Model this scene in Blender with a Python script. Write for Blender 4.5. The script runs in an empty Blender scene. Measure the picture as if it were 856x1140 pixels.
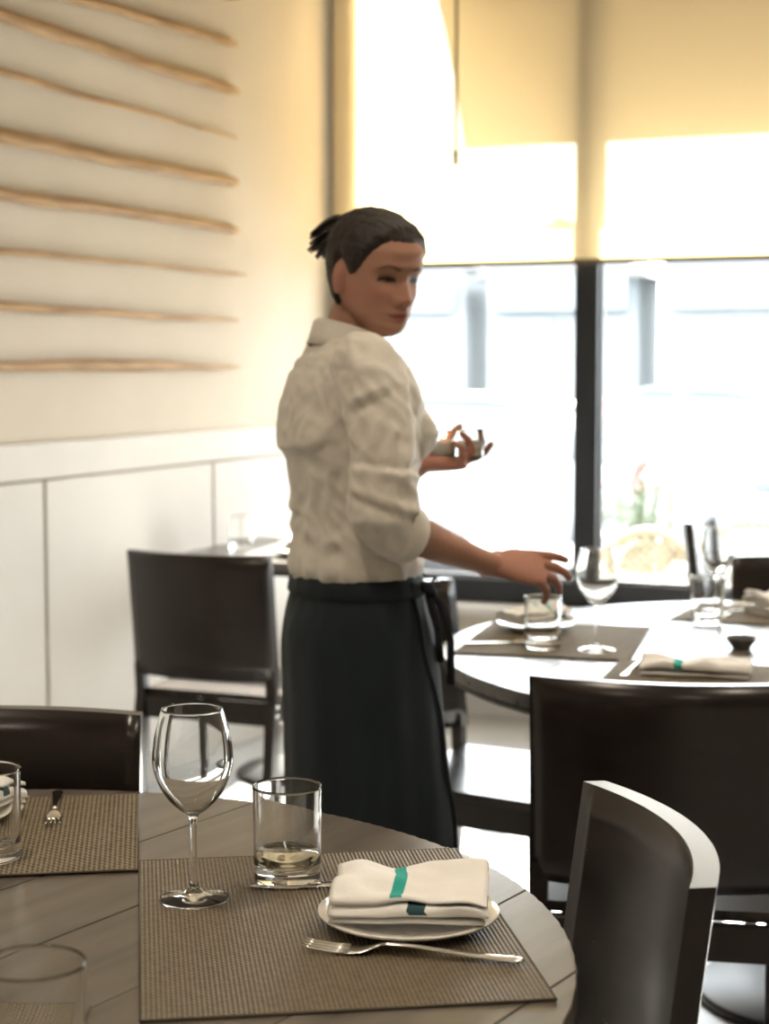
import bpy, bmesh, math, random
from mathutils import Vector, Matrix, noise

# ------------------------------------------------------------------ camera, world, sun, exposure
S = bpy.context.scene
COL = S.collection
F_PX, CX, CY, CAM_H = 1910.0, 428.0, 570.0, 1.35
PITCH = math.atan(159 / 1910)
cam_d = bpy.data.cameras.new('camera')
cam = bpy.data.objects.new('camera', cam_d)
COL.objects.link(cam)
cam.location = (0, 0, CAM_H)
cam.rotation_euler = (math.pi / 2 - PITCH, 0, 0)
cam_d.sensor_fit = 'VERTICAL'
cam_d.sensor_height = 36.0
cam_d.lens = 36.0 * F_PX / 1140
cam_d.dof.use_dof = True
cam_d.dof.focus_distance = 2.05
cam_d.dof.aperture_fstop = 5.0
cam_d.clip_start = 0.05
S.camera = cam

WALL_ANG = math.radians(21.94)          # the left wall runs 21.94 degrees off the view direction
SU, CU = math.sin(WALL_ANG), math.cos(WALL_ANG)
U = Vector((SU, CU, 0))                 # along the left wall, towards the street
V = Vector((CU, -SU, 0))                # along the window wall, to the right

world = bpy.data.worlds.new('world')
S.world = world
world.use_nodes = True
bg = world.node_tree.nodes['Background']
bg.inputs['Color'].default_value = (0.92, 0.96, 1.0, 1)
bg.inputs['Strength'].default_value = 11.0

sun_d = bpy.data.lights.new('sun', 'SUN')
sun_d.energy = 45.0
sun_d.angle = math.radians(1.2)
sun_d.color = (1.0, 0.93, 0.82)
sun = bpy.data.objects.new('sun', sun_d)
COL.objects.link(sun)
SUN_EL, SUN_AZ = math.radians(31), math.radians(-6)
sh = U * math.cos(SUN_AZ) + V * math.sin(SUN_AZ)
to_sun = sh * math.cos(SUN_EL) + Vector((0, 0, math.sin(SUN_EL)))
sun.rotation_euler = to_sun.to_track_quat('Z', 'Y').to_euler()
sun.location = to_sun * 30

vs = S.view_settings
vs.view_transform = 'Standard'
vs.look = 'None'
vs.exposure = 0.42
vs.gamma = 1.0
vs.use_curve_mapping = False
S.cycles.max_bounces = 14
S.cycles.transparent_max_bounces = 16
S.cycles.sample_clamp_indirect = 12.0
S.cycles.caustics_refractive = True

# ------------------------------------------------------------------ helpers
rnd = random.Random(7)

def ray(px, py):
    x = (px - CX) / F_PX
    y = -(py - CY) / F_PX
    c, s = math.cos(PITCH), math.sin(PITCH)
    return Vector((x, c + y * s, -s + y * c))

def at(px, py, Y):
    """point on the ray of a pixel at world depth Y"""
    r = ray(px, py)
    t = Y / r.y
    return Vector((r.x * t, Y, CAM_H + r.z * t))

def atz(px, py, z):
    """point where the ray of a pixel meets height z"""
    r = ray(px, py)
    t = (z - CAM_H) / r.z
    return Vector((r.x * t, r.y * t, z))

def AB(a, b, z=0.0):
    """room coordinates: a along the left wall, b along the window wall"""
    return U * a + V * b + Vector((0, 0, z))

class MB:
    def __init__(self):
        self.v, self.f, self.m, self.s = [], [], [], []
    def add(self, vs, fs, mi=0, smooth=False):
        o = len(self.v)
        self.v += [tuple(p) for p in vs]
        self.f += [tuple(i + o for i in f) for f in fs]
        self.m += [mi] * len(fs)
        self.s += [smooth] * len(fs)
        return self
    def box(self, x0, x1, y0, y1, z0, z1, M=None, mi=0, bev=0.0):
        if bev > 0:
            bm = bmesh.new()
            bmesh.ops.create_cube(bm, size=1)
            for v in bm.verts:
                v.co = Vector(((x0 + x1) / 2 + v.co.x * (x1 - x0), (y0 + y1) / 2 + v.co.y * (y1 - y0), (z0 + z1) / 2 + v.co.z * (z1 - z0)))
            bmesh.ops.bevel(bm, geom=list(bm.edges), offset=bev, segments=1, affect='EDGES')
            bm.verts.index_update()
            vs = [v.co.copy() for v in bm.verts]
            fs = [[v.index for v in f.verts] for f in bm.faces]
            bm.free()
        else:
            vs = [Vector((x, y, z)) for z in (z0, z1) for y in (y0, y1) for x in (x0, x1)]
            fs = [(0, 2, 3, 1), (4, 5, 7, 6), (0, 1, 5, 4), (2, 6, 7, 3), (0, 4, 6, 2), (1, 3, 7, 5)]
        if M is not None:
            vs = [M @ v for v in vs]
        return self.add(vs, fs, mi)
    def loft(self, rings, cap=True, closed=False, mi=0, smooth=True):
        n = len(rings[0])
        vs = [p for r in rings for p in r]
        fs = []
        m = len(rings)
        for i in range(m if closed else m - 1):
            for j in range(n):
                a, b = i * n + j, i * n + (j + 1) % n
                k = ((i + 1) % m) * n
                fs.append((a, b, k + (j + 1) % n, k + j))
        if cap and not closed:
            fs.append(tuple(reversed(range(n))))
            fs.append(tuple((m - 1) * n + j for j in range(n)))
        return self.add(vs, fs, mi, smooth)
    def tube(self, pts, radii, n=12, flat=None, ref=(0, 0, 1), mi=0, cap=True, dome=False, closed=False):
        pts = [Vector(p) for p in pts]
        if not isinstance(radii, (list, tuple)):
            radii = [radii] * len(pts)
        if dome:
            d0 = (pts[0] - pts[1]).normalized(); d1 = (pts[-1] - pts[-2]).normalized()
            r0, r1 = radii[0], radii[-1]
            pts = [pts[0] + d0 * r0 * .95, pts[0] + d0 * r0 * .6] + pts + [pts[-1] + d1 * r1 * .6, pts[-1] + d1 * r1 * .95]
            radii = [r0 * .35, r0 * .8] + list(radii) + [r1 * .8, r1 * .35]
        rings = []
        nrm = None
        for i, p in enumerate(pts):
            if closed:
                d = pts[(i + 1) % len(pts)] - pts[i - 1]
            else:
                d = pts[min(i + 1, len(pts) - 1)] - pts[max(i - 1, 0)]
            d.normalize()
            if nrm is None:
                r = Vector(ref)
                if abs(r.dot(d)) > .95:
                    r = Vector((1, 0, 0))
                nrm = (r - d * r.dot(d)).normalized()
            else:
                nrm = (nrm - d * nrm.dot(d)).normalized()
            bn = d.cross(nrm)
            fl = 1.0 if flat is None else (flat[i] if isinstance(flat, (list, tuple)) else flat)
            rings.append([p + nrm * math.cos(2 * math.pi * j / n) * radii[i] * fl + bn * math.sin(2 * math.pi * j / n) * radii[i] for j in range(n)])
        return self.loft(rings, cap=cap, closed=closed, mi=mi)
    def lathe(self, prof, n=32, M=None, mi=0, closed=False):
        """prof: (r, z) list; r = 0 ends are closed by a pole"""
        vs, fs = [], []
        idx = []
        for (r, z) in prof:
            if r <= 1e-6:
                idx.append([len(vs)] * n); vs.append(Vector((0, 0, z)))
            else:
                idx.append(list(range(len(vs), len(vs) + n)))
                vs += [Vector((r * math.cos(2 * math.pi * j / n), r * math.sin(2 * math.pi * j / n), z)) for j in range(n)]
        m = len(prof)
        for i in range(m if closed else m - 1):
            A, B = idx[i], idx[(i + 1) % m]
            for j in range(n):
                k = (j + 1) % n
                q = []
                for t in (A[j], A[k], B[k], B[j]):
                    if t not in q:
                        q.append(t)
                if len(q) >= 3:
                    fs.append(tuple(q))
        if M is not None:
            vs = [M @ v for v in vs]
        return self.add(vs, fs, mi, True)
    def prism(self, poly, z0, z1, M=None, mi=0):
        n = len(poly)
        vs = [Vector((p[0], p[1], z0)) for p in poly] + [Vector((p[0], p[1], z1)) for p in poly]
        if M is not None:
            vs = [M @ v for v in vs]
        fs = [tuple(reversed(range(n))), tuple(range(n, 2 * n))] + [(i, (i + 1) % n, n + (i + 1) % n, n + i) for i in range(n)]
        return self.add(vs, fs, mi)
    def mesh(self, name):
        me = bpy.data.meshes.new(name)
        me.from_pydata(self.v, [], self.f)
        me.polygons.foreach_set('material_index', self.m)
        me.polygons.foreach_set('use_smooth', self.s)
        bm = bmesh.new(); bm.from_mesh(me)
        bmesh.ops.recalc_face_normals(bm, faces=bm.faces)
        bm.to_mesh(me); bm.free()
        me.update()
        return me
    def build(self, name, mats, parent=None, loc=None):
        return link(name, self.mesh(name), mats, parent, loc)

def link(name, me, mats, parent=None, loc=None):
    o = bpy.data.objects.new(name, me)
    if mats is not None and len(me.materials) == 0:
        for m in (mats if isinstance(mats, (list, tuple)) else [mats]):
            me.materials.append(m)
    COL.objects.link(o)
    if parent is not None:
        o.parent = parent
    if loc is not None:
        o.location = loc
    return o

def tag(o, label=None, cat=None, group=None, kind=None):
    if label: o['label'] = label
    if cat: o['category'] = cat
    if group: o['group'] = group
    if kind: o['kind'] = kind
    return o

def thing(name, label, cat, loc=(0, 0, 0), rz=0.0, group=None):
    o = bpy.data.objects.new(name, None)
    o.empty_display_size = 0.05
    COL.objects.link(o)
    o.location = loc
    o.rotation_euler = (0, 0, rz)
    return tag(o, label, cat, group)

def dup(root, label, loc, rz, group=None, scale=None):
    def cp(o, par):
        c = o.copy(); COL.objects.link(c)
        if par is not None:
            c.parent = par
        for ch in list(o.children):
            cp(ch, c)
        return c
    r = cp(root, None)
    r.location = loc
    r.rotation_euler = (0, 0, rz)
    if scale: r.scale = scale
    return tag(r, label, None, group)

def densify(pts, k=4):
    """Catmull-Rom over tuples"""
    out = []
    n = len(pts)
    for i in range(n - 1):
        p0, p1, p2, p3 = pts[max(0, i - 1)], pts[i], pts[i + 1], pts[min(n - 1, i + 2)]
        for j in range(k):
            t = j / k
            out.append(tuple(.5 * (2 * b + (c - a) * t + (2 * a - 5 * b + 4 * c - d) * t * t + (3 * b - a - 3 * c + d) * t ** 3) for a, b, c, d in zip(p0, p1, p2, p3)))
    out.append(tuple(pts[-1]))
    return out

# ------------------------------------------------------------------ materials
def nodes(name):
    m = bpy.data.materials.new(name)
    m.use_nodes = True
    nt = m.node_tree
    return m, nt, nt.nodes['Principled BSDF']

def mat(name, col, rough=0.5, col2=None, scale=(6, 6, 6), detail=4.0, lo=.35, hi=.65, bump=0.0, bscale=None, metallic=0.0, spec=0.5, sheen=0.0, rvar=0.0, coat=0.0):
    m, nt, b = nodes(name)
    b.inputs['Base Color'].default_value = (*col, 1)
    b.inputs['Roughness'].default_value = rough
    b.inputs['Metallic'].default_value = metallic
    b.inputs['Specular IOR Level'].default_value = spec
    b.inputs['Sheen Weight'].default_value = sheen
    b.inputs['Coat Weight'].default_value = coat
    if col2 or bump or rvar:
        tc = nt.nodes.new('ShaderNodeTexCoord')
        mp = nt.nodes.new('ShaderNodeMapping')
        mp.inputs['Scale'].default_value = scale
        nt.links.new(tc.outputs['Object'], mp.inputs['Vector'])
        nz = nt.nodes.new('ShaderNodeTexNoise')
        nz.inputs['Scale'].default_value = 1.0
        nz.inputs['Detail'].default_value = detail
        nt.links.new(mp.outputs['Vector'], nz.inputs['Vector'])
        rp = nt.nodes.new('ShaderNodeValToRGB')
        rp.color_ramp.elements[0].position = lo
        rp.color_ramp.elements[1].position = hi
        rp.color_ramp.elements[0].color = (*col, 1)
        rp.color_ramp.elements[1].color = (*(col2 or col), 1)
        nt.links.new(nz.outputs['Fac'], rp.inputs['Fac'])
        nt.links.new(rp.outputs['Color'], b.inputs['Base Color'])
        if bump:
            src = nz
            if bscale:
                mp2 = nt.nodes.new('ShaderNodeMapping')
                mp2.inputs['Scale'].default_value = bscale
                nt.links.new(tc.outputs['Object'], mp2.inputs['Vector'])
                src = nt.nodes.new('ShaderNodeTexNoise')
                src.inputs['Scale'].default_value = 1.0
                src.inputs['Detail'].default_value = 3
                nt.links.new(mp2.outputs['Vector'], src.inputs['Vector'])
            bp = nt.nodes.new('ShaderNodeBump')
            bp.inputs['Strength'].default_value = bump
            bp.inputs['Distance'].default_value = 0.01
            nt.links.new(src.outputs['Fac'], bp.inputs['Height'])
            nt.links.new(bp.outputs['Normal'], b.inputs['Normal'])
        if rvar:
            mr = nt.nodes.new('ShaderNodeMapRange')
            mr.inputs['To Min'].default_value = max(0.03, rough - rvar)
            mr.inputs['To Max'].default_value = rough + rvar
            nt.links.new(nz.outputs['Fac'], mr.inputs['Value'])
            nt.links.new(mr.outputs['Result'], b.inputs['Roughness'])
    return m

def glass(name, col=(1, 1, 1), ior=1.45, rough=0.0):
    m, nt, b = nodes(name)
    b.inputs['Base Color'].default_value = (*col, 1)
    b.inputs['Roughness'].default_value = rough
    b.inputs['IOR'].default_value = ior
    b.inputs['Transmission Weight'].default_value = 1.0
    return m

def pane_glass(name):
    m, nt, b = nodes(name)
    nt.nodes.remove(b)
    out = nt.nodes['Material Output']
    tr = nt.nodes.new('ShaderNodeBsdfTransparent'); tr.inputs['Color'].default_value = (.97, .985, .98, 1)
    gl = nt.nodes.new('ShaderNodeBsdfGlossy'); gl.inputs['Roughness'].default_value = 0.02
    fr = nt.nodes.new('ShaderNodeFresnel'); fr.inputs['IOR'].default_value = 1.3
    mx = nt.nodes.new('ShaderNodeMixShader')
    nt.links.new(fr.outputs[0], mx.inputs[0]); nt.links.new(tr.outputs[0], mx.inputs[1]); nt.links.new(gl.outputs[0], mx.inputs[2])
    nt.links.new(mx.outputs[0], out.inputs['Surface'])
    return m

def blind_cloth(name, see=0.10):
    m, nt, b = nodes(name)
    nt.nodes.remove(b)
    out = nt.nodes['Material Output']
    tr = nt.nodes.new('ShaderNodeBsdfTransparent'); tr.inputs['Color'].default_value = (1, .95, .80, 1)
    tl = nt.nodes.new('ShaderNodeBsdfTranslucent'); tl.inputs['Color'].default_value = (.86, .62, .29, 1)
    df = nt.nodes.new('ShaderNodeBsdfDiffuse'); df.inputs['Color'].default_value = (.66, .58, .43, 1)
    tc = nt.nodes.new('ShaderNodeTexCoord'); nz = nt.nodes.new('ShaderNodeTexNoise'); nz.inputs['Scale'].default_value = 260
    bp = nt.nodes.new('ShaderNodeBump'); bp.inputs['Strength'].default_value = .15; bp.inputs['Distance'].default_value = .001
    nt.links.new(tc.outputs['Object'], nz.inputs['Vector']); nt.links.new(nz.outputs['Fac'], bp.inputs['Height'])
    nt.links.new(bp.outputs['Normal'], df.inputs['Normal'])
    m1 = nt.nodes.new('ShaderNodeMixShader'); m1.inputs[0].default_value = .38
    m2 = nt.nodes.new('ShaderNodeMixShader'); m2.inputs[0].default_value = see
    nt.links.new(df.outputs[0], m1.inputs[1]); nt.links.new(tl.outputs[0], m1.inputs[2])
    nt.links.new(m1.outputs[0], m2.inputs[1]); nt.links.new(tr.outputs[0], m2.inputs[2])
    nt.links.new(m2.outputs[0], out.inputs['Surface'])
    return m

def woven(name, cA, cB, su=180.0, sv=110.0, rough=.5):
    """woven vinyl cord: rows of twisted cord in the object's own x and y"""
    m, nt, b = nodes(name)
    tc = nt.nodes.new('ShaderNodeTexCoord')
    sx = nt.nodes.new('ShaderNodeSeparateXYZ')
    nt.links.new(tc.outputs['Object'], sx.inputs[0])
    def wave(sock, k, off=None):
        mu = nt.nodes.new('ShaderNodeMath'); mu.operation = 'MULTIPLY'; mu.inputs[1].default_value = k * 2 * math.pi
        nt.links.new(sock, mu.inputs[0])
        last = mu
        if off is not None:
            ad = nt.nodes.new('ShaderNodeMath'); ad.operation = 'ADD'
            nt.links.new(mu.outputs[0], ad.inputs[0]); nt.links.new(off, ad.inputs[1]); last = ad
        sn = nt.nodes.new('ShaderNodeMath'); sn.operation = 'SINE'
        nt.links.new(last.outputs[0], sn.inputs[0])
        return sn, mu
    w1, p1 = wave(sx.outputs[0], su)
    half = nt.nodes.new('ShaderNodeMath'); half.operation = 'MULTIPLY'; half.inputs[1].default_value = 0.5
    nt.links.new(p1.outputs[0], half.inputs[0])
    w2, _ = wave(sx.outputs[1], sv, half.outputs[0])
    mul = nt.nodes.new('ShaderNodeMath'); mul.operation = 'MULTIPLY_ADD'; mul.inputs[1].default_value = .5; 
    nt.links.new(w2.outputs[0], mul.inputs[0]); nt.links.new(w1.outputs[0], mul.inputs[2])
    nz = nt.nodes.new('ShaderNodeTexNoise'); nz.inputs['Scale'].default_value = 110
    nt.links.new(tc.outputs['Object'], nz.inputs['Vector'])
    ad = nt.nodes.new('ShaderNodeMath'); ad.operation = 'MULTIPLY_ADD'; ad.inputs[1].default_value = 2.2
    nt.links.new(nz.outputs['Fac'], ad.inputs[0]); nt.links.new(mul.outputs[0], ad.inputs[2])
    mr = nt.nodes.new('ShaderNodeMapRange'); mr.inputs['From Min'].default_value = -.7; mr.inputs['From Max'].default_value = 2.9
    nt.links.new(ad.outputs[0], mr.inputs['Value'])
    rp = nt.nodes.new('ShaderNodeValToRGB')
    rp.color_ramp.elements[0].color = (*cA, 1); rp.color_ramp.elements[1].color = (*cB, 1)
    nt.links.new(mr.outputs[0], rp.inputs[0]); nt.links.new(rp.outputs[0], b.inputs['Base Color'])
    bp = nt.nodes.new('ShaderNodeBump'); bp.inputs['Strength'].default_value = .9; bp.inputs['Distance'].default_value = .002
    nt.links.new(mr.outputs[0], bp.inputs['Height']); nt.links.new(bp.outputs[0], b.inputs['Normal'])
    b.inputs['Roughness'].default_value = rough
    b.inputs['Specular IOR Level'].default_value = .25
    return m

def attr_mat(name, rough, sss=0.0, bump=0.0):
    """colour from the mesh's own 'paint' attribute (skin, lips, brows)"""
    m, nt, b = nodes(name)
    at_ = nt.nodes.new('ShaderNodeAttribute'); at_.attribute_name = 'paint'
    nt.links.new(at_.outputs['Color'], b.inputs['Base Color'])
    b.inputs['Roughness'].default_value = rough
    b.inputs['Specular IOR Level'].default_value = .25
    b.inputs['Subsurface Weight'].default_value = sss
    b.inputs['Subsurface Radius'].default_value = (.01, .004, .002)
    return m

M = {}
M['plaster'] = mat('plaster', (.55, .49, .40), .85, (.59, .53, .44), (2, 2, 2), bump=.05, bscale=(60, 60, 60))
M['paint'] = mat('panel_paint', (.60, .57, .53), .65, (.63, .60, .56), (3, 3, 3), spec=.3)
M['joint'] = mat('panel_joint', (.28, .20, .13), .7)
M['ceiling'] = mat('ceiling_paint', (.60, .54, .45), .9)
M['floor'] = mat('polished_floor', (.40, .41, .42), .32, (.52, .52, .52), (1.6, 1.6, 1.6), rvar=.06)
M['frame'] = mat('dark_frame', (.010, .012, .016), .35)
M['jamb'] = mat('jamb_paint', (.66, .55, .36), .5)
M['sill'] = mat('sill_paint', (.62, .61, .60), .35)
M['pane'] = pane_glass('window_glass')
M['blind'] = blind_cloth('blind_cloth')
M['hem'] = mat('hem_bar', (.10, .075, .04), .5)
M['cordgrey'] = mat('cord_grey', (.10, .08, .05), .5)
M['stick'] = mat('driftwood', (.24, .13, .05), .65, (.46, .29, .13), (5, 60, 60), bump=.4, bscale=(8, 90, 90))
M['stickend'] = mat('cut_end', (.16, .09, .04), .7)
M['dark'] = mat('dark_stained_wood', (.008, .006, .0055), .24, (.018, .012, .010), (60, 4, 60), rvar=.03)
M['darkpanel'] = mat('dark_panel_wood', (.008, .006, .0055), .26, (.019, .012, .010), (3, 60, 60), rvar=.03)
M['seat'] = mat('dark_seat_wood', (.02, .014, .012), .26, (.04, .026, .02), (50, 4, 50))
M['top'] = mat('weathered_board', (.066, .057, .049), .29, (.165, .144, .124), (2.6, 24, 24), detail=7, lo=.30, hi=.72, bump=.006, rvar=.04)
M['topedge'] = mat('table_edge', (.02, .016, .014), .5, (.04, .03, .026), (20, 20, 20))
M['metal'] = mat('dark_metal', (.02, .02, .022), .4, metallic=.6)
M['screw'] = mat('screw_steel', (.75, .75, .74), .22, metallic=1.0)
M['steel'] = mat('cutlery_steel', (.72, .70, .66), .16, metallic=1.0)
M['mat_near'] = woven('placemat_weave', (.075, .060, .040), (.24, .195, .130), 210, 130)
M['mat_far'] = woven('placemat_ribbed', (.05, .040, .027), (.30, .245, .165), 165, 85, .8)
M['hemcord'] = mat('placemat_edge', (.07, .055, .035), .6)
M['glass'] = glass('clear_glass', (.985, .99, .985))
M['water'] = glass('water', (.98, .95, .84), 1.33)
M['china'] = mat('white_china', (.80, .78, .73), .12, coat=.3)
M['linen'] = mat('white_linen', (.86, .85, .83), .9, (.89, .88, .86), (40, 40, 40), bump=.12, bscale=(420, 420, 420), sheen=.2)
M['teal'] = mat('teal_stripe', (.02, .36, .31), .85)
M['navyteal'] = mat('dark_teal_hem', (.02, .07, .09), .85)
M['slate'] = mat('slate_dish', (.09, .085, .085), .45)
M['skin'] = attr_mat('skin', .58, .10)
M['hair'] = mat('dark_brown_hair', (.006, .004, .003), .55, (.022, .014, .009), (120, 120, 20), bump=.5, bscale=(160, 160, 30))
M['shirt'] = mat('shirt_cotton', (.64, .60, .53), .85, (.68, .64, .57), (20, 20, 20), bump=.2, bscale=(34, 34, 26), sheen=.2)
M['apron'] = mat('apron_cotton', (.002, .008, .012), .85, (.0035, .012, .017), (30, 30, 8), bump=.12, bscale=(24, 24, 7), sheen=.03)
M['tie'] = mat('apron_tie', (.010, .013, .020), .8)
M['towel'] = mat('grey_cloth', (.30, .30, .32), .9)
M['shoe'] = mat('black_leather', (.01, .01, .01), .35)
M['wax'] = mat('candle_wax', (.90, .86, .78), .5)
for _n in M['wax'].node_tree.nodes:
    if _n.type == 'BSDF_PRINCIPLED':
        _n.inputs['Subsurface Weight'].default_value = 1.0
        _n.inputs['Subsurface Radius'].default_value = (.03, .025, .02)
M['flame'], _nt, _b = nodes('flame'); _b.inputs['Emission Color'].default_value = (1, .72, .35, 1); _b.inputs['Emission Strength'].default_value = 12
M['wick'] = mat('wick', (.02, .02, .02), .8)
M['rattan'] = mat('rattan', (.20, .16, .10), .5)
M['asphalt'] = mat('asphalt', (.19, .19, .195), .95, (.22, .22, .225), (3, 3, 3))
M['paving'] = mat('pavement', (.42, .41, .40), .85, (.48, .47, .46), (2, 2, 2))
M['facade1'] = mat('facade_cream', (.21, .225, .235), .9)
M['facade2'] = mat('facade_blue', (.18, .20, .21), .9)
M['roof'] = mat('roof_grey', (.13, .13, .125), .9)
M['bglass'] = mat('shop_glass', (.15, .165, .17), .1)
M['btrim'] = mat('shop_trim', (.24, .24, .24), .7)
M['car'] = mat('car_silver', (.27, .28, .29), .45, metallic=.2)
M['car2'] = mat('car_blue', (.18, .205, .22), .4)
M['tyre'] = mat('tyre', (.09, .09, .09), .8)
M['awning'] = mat('awning_cloth', (.20, .15, .08), .9)
M['leaf'] = mat('leaf', (.10, .13, .08), .6)
M['petal'] = mat('petal', (.46, .16, .17), .6)
M['pot'] = mat('planter', (.32, .30, .28), .7)
M['fillmetal'] = mat('fill_lamp_trim', (.6, .58, .54), .4)  # trim ring of the added fill lamps

# ------------------------------------------------------------------ the room
A_WIN, B_LEFT = 6.31, -2.77
A_BACK, B_RIGHT, CEIL = -2.6, 4.2, 3.25
RM = Matrix(((V.x, U.x, 0, 0), (V.y, U.y, 0, 0), (0, 0, 1, 0), (0, 0, 0, 1)))   # (b, a, z) -> world

def rbox(mb, b0, b1, a0, a1, z0, z1, bev=0.0, mi=0):
    return mb.box(b0, b1, a0, a1, z0, z1, RM, mi, bev)

def struct(name, mb, m, parent=None):
    o = mb.build(name, m, parent)
    if parent is None:
        o['kind'] = 'structure'
    return o

struct('floor', rbox(MB(), B_LEFT - .15, B_RIGHT + .15, A_BACK - .15, A_WIN + .15, -.12, 0), M['floor'])
struct('ceiling', rbox(MB(), B_LEFT - .15, B_RIGHT + .15, A_BACK - .15, A_WIN + .15, CEIL, CEIL + .12), M['ceiling'])
wl = struct('wall_left', rbox(MB(), B_LEFT - .15, B_LEFT, A_BACK - .15, A_WIN + .15, 0, CEIL), M['plaster'])
struct('wall_right', rbox(MB(), B_RIGHT, B_RIGHT + .15, A_BACK - .15, A_WIN + .15, 0, CEIL), M['plaster'])
struct('wall_back', rbox(MB(), B_LEFT, B_RIGHT, A_BACK - .15, A_BACK, 0, CEIL), M['plaster'])

# panelling of the left wall: boards with a dark reveal between them, a rail above
def a_at_left(px):
    r = ray(px, 600)
    t = B_LEFT / (r.x * V.x + r.y * V.y)
    return t * (r.x * U.x + r.y * U.y)

J1, J2 = a_at_left(45), a_at_left(233)
PW = J2 - J1
PANEL_TOP = 1.035
struct('panel_backing', rbox(MB(), B_LEFT, B_LEFT + .004, A_BACK, A_WIN - .02, .12, PANEL_TOP), M['joint'], wl)
aj = J1 - 7 * PW
while aj < A_WIN - .05:
    a0, a1 = max(A_BACK, aj) + .008, min(A_WIN - .03, aj + PW) - .008
    if a1 > a0 + .05:
        struct('panel', rbox(MB(), B_LEFT + .004, B_LEFT + .018, a0, a1, .125, PANEL_TOP - .006, .002), M['paint'], wl)
    aj += PW
struct('panel_rail', rbox(MB(), B_LEFT, B_LEFT + .018, A_BACK, A_WIN - .02, PANEL_TOP, PANEL_TOP + .105, .003), M['paint'], wl)
struct('baseboard_left', rbox(MB(), B_LEFT, B_LEFT + .024, A_BACK, A_WIN - .02, 0, .122, .004), M['paint'])

# window wall
def b_at_win(px, a=A_WIN):
    r = ray(px, 400)
    t = a / (r.x * U.x + r.y * U.y)
    return t * (r.x * V.x + r.y * V.y)

B_JAMB0, B_JAMB1 = b_at_win(374), b_at_win(398)
B_MUL0, B_MUL1 = b_at_win(639), b_at_win(665)
SILL, HEAD = .49, 3.02
PANE_W = B_MUL0 - B_JAMB1
B_WEND = B_JAMB1 + 4 * (PANE_W + B_MUL1 - B_MUL0)
MULW = B_MUL1 - B_MUL0
struct('wall_window', rbox(rbox(rbox(MB(), B_LEFT, B_RIGHT, A_WIN, A_WIN + .15, 0, SILL - .05), B_LEFT, B_RIGHT, A_WIN, A_WIN + .15, HEAD, CEIL), B_LEFT, B_JAMB0, A_WIN + .02, A_WIN + .15, SILL - .05, HEAD).box(B_WEND, B_RIGHT, A_WIN, A_WIN + .15, SILL - .05, HEAD, RM), M['plaster'])
struct('trim_1', rbox(MB(), B_JAMB0 - .03, B_JAMB0 - .012, A_WIN - .01, A_WIN + .02, SILL, HEAD, .003), M['sill'])
struct('trim_2', rbox(MB(), B_JAMB0, B_JAMB1, A_WIN - .03, A_WIN + .12, SILL, HEAD, .004), M['jamb'])
struct('trim_3', rbox(MB(), B_LEFT + .03, B_RIGHT, A_WIN - .10, A_WIN + .02, SILL - .085, SILL - .05, .004), M['sill'])     # sill board
struct('baseboard_window', rbox(MB(), B_LEFT + .03, B_RIGHT, A_WIN - .022, A_WIN, 0, .12, .003), M['sill'])
struct('trim_4', rbox(MB(), B_JAMB0, B_WEND, A_WIN + .02, A_WIN + .10, SILL - .05, SILL + .045, .004), M['frame'])          # bottom rail
struct('trim_5', rbox(MB(), B_JAMB0, B_WEND, A_WIN + .02, A_WIN + .10, HEAD - .05, HEAD, .004), M['frame'])
b = B_JAMB1
wn = 1
while b < B_WEND - .2:
    e = min(b + PANE_W, B_WEND - .01)
    w = struct('window_%d' % wn, rbox(MB(), b - .004, e + .004, A_WIN + .058, A_WIN + .064, SILL + .04, HEAD - .045), M['pane'])
    struct('glazing_bead', rbox(rbox(MB(), b, e, A_WIN + .045, A_WIN + .056, SILL + .045, SILL + .057), b, b + .010, A_WIN + .045, A_WIN + .056, SILL + .057, HEAD - .06), M['frame'], w)
    if e + MULW < B_WEND + .01:
        struct('mullion', rbox(MB(), e, e + MULW, A_WIN + .0, A_WIN + .11, SILL + .04, HEAD - .04, .004), M['frame'], w)
    b = e + MULW
    wn += 1

# roller blind with hem bar, and its pull cord
BL_A = A_WIN - .055
bz = at(640, 289, AB(BL_A, b_at_win(640, BL_A)).y).z
blind = thing('roller_blind', 'translucent cream roller blind pulled halfway down over the street windows', 'blind', AB(BL_A, B_JAMB1, bz))
def lerp_(a, b, t): return a + (b - a) * t
inv = Matrix.Translation(-AB(BL_A, B_JAMB1, bz))
def wbuild(mb, name, m, parent, base):
    """mesh given in world coordinates, parented to an unrotated Empty at base"""
    mb.v = [tuple(Vector(p) - Vector(base)) for p in mb.v]
    return mb.build(name, m, parent)
base = blind.location.copy()
mb = MB(); nb = 24
mb.add([AB(BL_A, lerp_(B_JAMB1 - .004, B_WEND + .04, i / nb), z) for z in (bz, HEAD + .02) for i in range(nb + 1)], [(i, i + 1, nb + 2 + i, nb + 1 + i) for i in range(nb)])
wbuild(mb, 'cloth', M['blind'], blind, base)
wbuild(rbox(MB(), B_JAMB1 - .004, B_WEND + .04, BL_A - .004, BL_A + .005, bz - .018, bz + .002, .002), 'hem_bar', M['hem'], blind, base)
mb = MB(); mb.tube([AB(BL_A, B_JAMB1 - .004, HEAD + .05), AB(BL_A, B_WEND + .04, HEAD + .05)], .032, 16)
wbuild(mb, 'roller_tube', M['hem'], blind, base)
CB = b_at_win(507.5, BL_A - .05)
c1 = at(507, 184, AB(BL_A - .05, CB).y)
cord = thing('blind_cord', 'thin pull cord with a small weight hanging in front of the blind', 'cord', c1)
mb = MB(); mb.tube([Vector((0, 0, .05)), Vector((.002, 0, .5)), Vector((0, 0, HEAD + .04 - c1.z))], .0062, 8); mb.build('string', M['cordgrey'], cord)
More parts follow.
